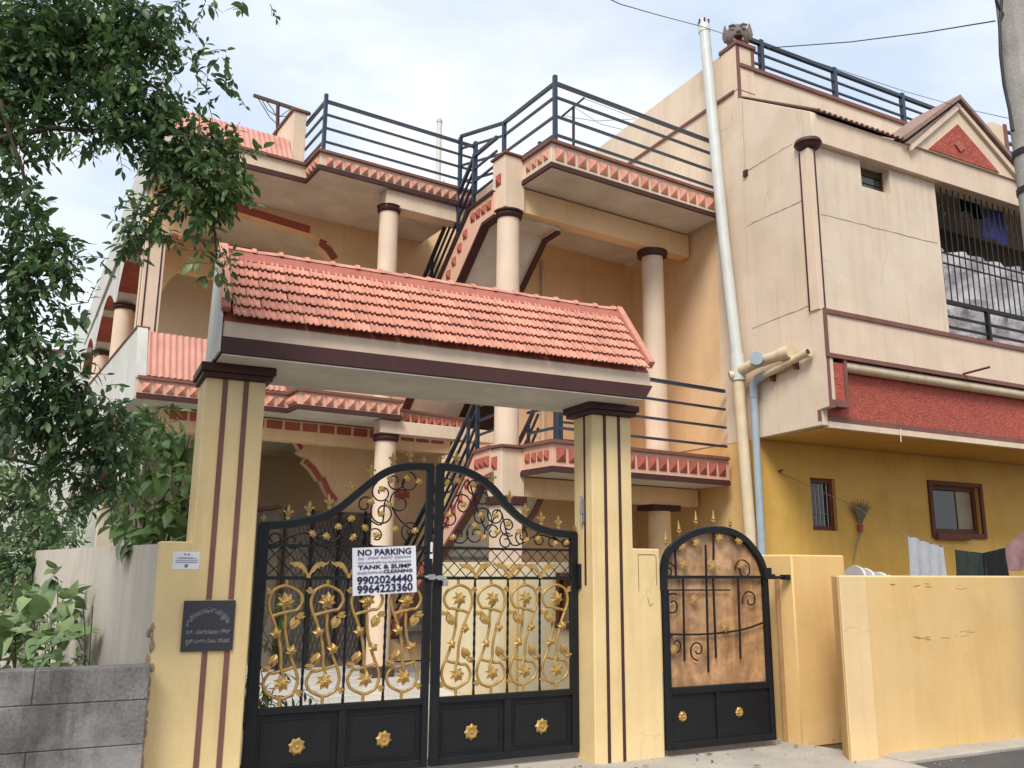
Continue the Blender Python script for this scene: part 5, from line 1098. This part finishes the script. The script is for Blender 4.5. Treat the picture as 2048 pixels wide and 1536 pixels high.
TREE = [(-0.698,5.4,4.71,0.22,465.882),
 (-0.497,5.2,4.614,0.212,465.882),
 (-0.328,5.3,4.748,0.217,465.882),
 (-0.137,5.2,4.729,0.196,391.471),
 (0.024,5.1,4.733,0.158,222.75),
 (0.144,5,4.708,0.097,78.4),
 (0.209,5,4.773,0.063,28.512),
 (-0.657,5.3,4.399,0.212,495),
 (-0.472,5.2,4.379,0.208,440),
 (-0.309,5.4,4.56,0.21,411.156),
 (-0.129,5.2,4.496,0.192,391.471),
 (0.032,5.1,4.485,0.155,234.474),
 (0.132,5.1,4.615,0.087,57.292),
 (0.16,5.1,4.456,0.082,52.8),
 (-0.617,5.3,4.155,0.201,435.341),
 (-0.437,5.2,4.166,0.17,229.167),
 (-0.303,5.2,4.234,0.137,103.529),
 (-0.132,5.2,4.248,0.171,275),
 (0.028,5.1,4.222,0.161,281.6),
 (0.15,5.1,4.239,0.108,102.4),
 (0.333,5,4.456,0.074,44.367),
 (0.457,5,4.525,0.044,16.9),
 (0.339,5,4.384,0.044,15.492),
 (-0.574,5.2,3.928,0.168,229.167),
 (-0.429,5.2,3.964,0.134,103.529),
 (-0.281,5.2,4.017,0.121,67.886),
 (-0.137,5.1,4.003,0.126,122.185),
 (-0.01,5.1,4.052,0.139,204.253),
 (0.126,5.1,4.038,0.133,195.556),
 (0.24,5.1,4.164,0.087,57.2),
 (0.328,5.1,4.121,0.087,67.6),
 (0.49,5,4.277,0.067,33.846),
 (0.423,5,4.209,0.053,21.662),
 (-0.566,5.2,3.747,0.139,102.9),
 (-0.417,5.2,3.858,0.083,27.344),
 (-0.161,5.1,3.842,0.078,22.909),
 (-0.009,5.1,3.894,0.098,56.25),
 (0.112,5.1,3.891,0.118,119.368),
 (0.246,5.1,3.922,0.131,155.556),
 (0.38,5.1,4.003,0.126,140.389),
 (0.508,5.1,4.017,0.126,148.647),
 (0.588,5,3.924,0.071,35.292),
 (0.191,5.1,3.766,0.097,65.625),
 (0.326,5.1,3.796,0.137,181.588),
 (0.466,5.1,3.811,0.147,221.484),
 (0.556,5,3.772,0.116,119.368),
 (0.283,5.1,3.644,0.077,38.769),
 (0.437,5.1,3.638,0.129,164.706),
 (0.552,5,3.628,0.102,89.6),
 (0.652,5,3.632,0.051,17.231),
 (0.421,5,3.507,0.069,32.577),
 (0.248,5.1,3.574,0.077,31.5),
 (0.16,5.1,3.495,0.089,57.167),
 (0.116,5.1,3.394,0.089,62.364),
 (0.221,5.1,3.414,0.076,38.769),
 (0.037,5.1,3.531,0.057,16.676),
 (0.071,5.1,3.31,0.069,32.577),
 (0.175,5.1,3.329,0.057,18.9),
 (0.039,5.1,3.229,0.044,11.433),
 (-0.056,5.1,3.154,0.05,14.933),
 (-0.538,5.2,3.603,0.147,147.656),
 (-0.497,5.1,3.394,0.133,128.625),
 (-0.393,5.1,3.313,0.114,94.5),
 (-0.452,5.1,3.201,0.141,196.875),
 (-0.324,5,3.147,0.123,140),
 (-0.444,5.1,3.018,0.149,237.176),
 (-0.277,5,3.042,0.104,91.955),
 (-0.237,5,3.233,0.074,38.769),
 (-0.202,5,3.125,0.061,25),
 (-0.447,5.1,2.836,0.16,238.588),
 (-0.305,5,2.857,0.121,109.091),
 (-0.416,5.1,2.662,0.153,208.333),
 (-0.277,5,2.696,0.114,83.308),
 (-0.187,5,2.625,0.078,36.214),
 (-0.113,5,2.837,0.054,18.692),
 (-0.393,5.2,2.508,0.161,238.588),
 (-0.249,5.1,2.517,0.127,132.3),
 (-0.127,5.1,2.489,0.109,88.364),
 (-0.374,5.2,2.333,0.153,220.588),
 (-0.235,5.2,2.359,0.147,192),
 (-0.077,5.2,2.359,0.138,178.676),
 (0.045,5.2,2.384,0.11,97.2),
 (-0.316,5.3,2.189,0.149,172.8),
 (-0.171,5.3,2.186,0.149,192),
 (-0.023,5.3,2.197,0.143,198.375),
 (0.114,5.3,2.221,0.131,147),
 (0.231,5.4,2.287,0.114,97.2),
 (-0.218,5.4,2.028,0.107,61.929),
 (-0.08,5.4,2.008,0.126,120),
 (0.058,5.4,2.029,0.126,141.176),
 (0.157,5.4,2.078,0.107,86.7),
 (-0.038,5.4,1.842,0.094,51.923),
 (0.059,5.4,1.888,0.101,76.8),
 (-0.166,5.4,1.879,0.069,22.688),
 (-0.217,5.4,1.781,0.057,14.294),
 (0.522,5.1,3.455,0.026,8),
 (0.545,5.1,3.365,0.044,14.292),
 (0.536,5.1,3.269,0.063,23.333),
 (0.569,5.1,3.197,0.05,14.933),
 (0.51,5.1,3.156,0.031,5.833),
 (0.326,4.8,4.712,0.044,18.59),
 (0.554,4.8,4.776,0.031,9.9),
 (0.698,4.8,4.816,0.024,5.989)]
foliage(tr, TREE, L_dark, .060, .027, keep=290)
OFF = [(-.75+random.gauss(0,.35)-.25*i%1.2, 5.0+random.gauss(0,.3), 2.2+2.6*random.random(), .30, 60) for i in range(26)]+[(-1.6+random.gauss(0,.3), 5.1+random.gauss(0,.35), 3.2+1.6*random.random(), .34, 70) for i in range(16)]
OFF = [c for c in OFF if c[0] < -.85]
foliage(tr, OFF, L_dark, .062, .028)

foliage(tr, [(0.555,5.02,3.621,0.102,60),
 (0.619,5,3.898,0.071,30),
 (0.418,5,3.726,0.109,60),
 (0.485,5,3.583,0.082,40),
 (0.526,5,3.219,0.068,16)], L_mid, .072, .034)
cb_ = thing('broad_leaf_climber', 'green climber with broad heart shaped leaves behind the left gate post', 'plant', (.4,7.3,0))
CLM = [(0.492,7.2,2.524,0.148,14),
 (0.66,7,2.47,0.132,16),
 (0.363,7.3,2.409,0.15,14),
 (0.558,7.1,2.281,0.158,18),
 (0.705,6.9,2.231,0.101,12),
 (0.414,7.2,2.167,0.168,16),
 (0.624,7,2.027,0.164,18),
 (0.733,6.8,1.962,0.08,10),
 (0.469,7.2,1.939,0.168,16),
 (0.329,7.3,1.978,0.149,12),
 (0.581,6.9,1.796,0.161,18),
 (0.704,6.7,1.738,0.086,10),
 (0.406,7.1,1.781,0.145,12),
 (0.268,7,1.737,0.09,7),
 (0.314,6.9,1.628,0.064,5)]
foliage(cb_, CLM, L_mid, .13, .10, keep=200, heart=True, per=4, droop=.5, bend=.3)
FIL = [(0.394,7.6,2.696,0.161,70),
 (0.214,7.6,2.599,0.161,70),
 (0.54,7.8,2.524,0.183,80),
 (0.322,7.8,2.341,0.183,80),
 (0.608,7.8,2.188,0.183,80),
 (0.269,7.8,2.089,0.164,60),
 (0.474,7.8,1.933,0.182,80),
 (0.711,7.8,1.899,0.164,70)]
foliage(cb_, FIL, L_mid, .085, .04, keep=0)
shrub_stems(cb_, (.45,7.5,0), [tuple(c[:3]) for c in CLM], .014)

fh = thing('far_hedge', 'bright pale green bushy tree at the far left beyond the plot', 'tree', (-1.2,13,0))
FHC = [(-1.015,13,2.743,0.305,160),
 (-0.79,13,2.525,0.289,150),
 (-0.964,13,2.29,0.38,180),
 (-0.666,13,2.171,0.303,150),
 (-0.886,13,1.844,0.379,170),
 (-0.566,13,1.786,0.303,140),
 (-1.256,13,2.407,0.381,150),
 (-1.183,13,1.774,0.38,150)]
foliage(fh, FHC, L_far, .10, .06, keep=0); part('trunk', MB().tube([(-1.2,13,-.1),(-1.15,13,1.2),(-1.05,13,2.2)],[.10,.08,.05],8), M_bark, fh, smooth=60)
dh = thing('dark_shrub', 'dense dark green shrub in the plot behind the pale broad leaved weeds', 'shrub', (-.7,10.5,0))
foliage(dh, [(-0.719,11,1.523,0.288,200),
 (-0.51,11,1.579,0.269,190),
 (-0.344,11,1.854,0.23,150),
 (-0.304,10.8,1.526,0.239,170),
 (-0.631,10.6,1.165,0.296,200),
 (-0.356,10.5,1.217,0.257,170),
 (-0.964,11,1.416,0.321,150),
 (-0.408,10.3,0.925,0.3,170),
 (-0.662,10.3,0.833,0.301,170),
 (-0.293,11,2.077,0.154,70)], L_dark, .085, .045, keep=0)
shrub_stems(dh, (-.7,10.6,0), [(-.9,10.8,1.2),(-.6,10.7,1.4),(-.4,10.6,1.1),(-1.1,10.6,1.0)], .02, M_bark)
wd_ = thing('broad_leaf_weed', 'pale green broad leaved weeds growing over the block wall top', 'plant', (-.2,8,0))
WDC = [(-0.464,8.4,1.234,0.147,14),
 (-0.284,8.3,1.296,0.155,16),
 (-0.155,8,1.362,0.112,12),
 (-0.101,7.8,1.212,0.109,12),
 (-0.386,8,1.055,0.168,18),
 (-0.193,7.8,1.1,0.154,18),
 (-0.412,7.6,0.899,0.16,18),
 (-0.23,7.5,0.919,0.149,18),
 (-0.086,7.4,0.976,0.121,14),
 (-0.037,7.2,0.851,0.101,10),
 (-0.316,7.2,0.81,0.126,12),
 (-0.142,7.1,0.813,0.108,12),
 (-0.595,8,1.097,0.168,14),
 (-0.529,7.5,0.876,0.158,14)]
foliage(wd_, WDC, L_pale, .15, .115, keep=120, heart=True, per=4, droop=.3)
shrub_stems(wd_, (-.25,7.8,0), [tuple(c[:3]) for c in WDC[:10]], .010)
ws = thing('dry_weed', 'two thin dry weed stalks standing against the stained side wall', 'weed', (.08,6.6,0))
for seg in [[(0.087,6.6,0.821),(0.069,6.6,1.061),(0.046,6.6,1.2)],[(0.116,6.55,0.825),(0.107,6.55,1.031),(0.101,6.55,1.218)]]: part('stalk', MB().tube([(seg[0][0],seg[0][1],0)]+seg,.004,5), M_twig, ws)
foliage(ws, [(0.046,6.6,0.934,0.054,14),
 (0.1,6.6,0.925,0.039,8),
 (0.028,6.6,0.871,0.046,10)], L_pale, .05, .02)
yp = thing('yard_plant', 'narrow leaved green plant growing behind the left edge of the double gate', 'plant', (1.2,6.9,0))
YPC = [(1.195,7,1.229,0.083,14),
 (1.24,7,1.006,0.099,18),
 (1.208,6.9,0.796,0.106,22),
 (1.293,6.9,0.614,0.107,22),
 (1.392,6.9,0.502,0.091,16),
 (1.21,6.8,0.526,0.097,18),
 (1.579,7,0.551,0.067,8),
 (1.643,7,0.511,0.051,6),
 (1.458,7.4,1.291,0.079,10),
 (1.752,7.6,1.284,0.082,10)]
foliage(yp, YPC, L_mid, .11, .032, keep=80)
shrub_stems(yp, (1.22,6.95,0), [tuple(c[:3]) for c in YPC], .006)
bk = thing('back_tree', 'mid green tree behind the side wall on the left, seen between the branches', 'tree', (-.9,16,0))
foliage(bk, [(-0.356,16,2.019,0.279,120),
 (-0.694,16,2.492,0.28,100),
 (-1.012,16,2.8,0.243,80),
 (-0.243,15,1.763,0.209,90)], L_mid, .12, .06, keep=0)
part('trunk', MB().tube([(-.9,16,-.1),(-.8,16,1.5),(-.6,16,3)],[.12,.09,.05],8), M_bark, bk, smooth=60)

# litter on the pavement
lit = MB()
for k in range(70):
    x=random.uniform(1.2,6.4); y=random.choice([random.uniform(5.1,6.05),random.uniform(6.0,6.3)]); a=random.random()*6.3
    leaf_geo(lit,Vector((x,y,.006+random.random()*.01)),Vector((math.cos(a),math.sin(a),.1)),Vector((random.gauss(0,.2),random.gauss(0,.2),1)),random.uniform(.03,.07),random.uniform(.012,.03),.1)
solo('leaf_litter', lit, leafmat('dry_fallen_leaf',(.12,.08,.03),(.28,.20,.08)), None, None, (3,5.6,0), kind='stuff')
gr_ = MB()
for k in range(260): gr_.ball((random.uniform(1.2,6.6),random.uniform(4.9,6.1),.002),random.uniform(.003,.009),None,random.uniform(.003,.006),5,3)
solo('loose_grit', gr_, M_concrete, None, None, (3,5.6,0), kind='stuff')
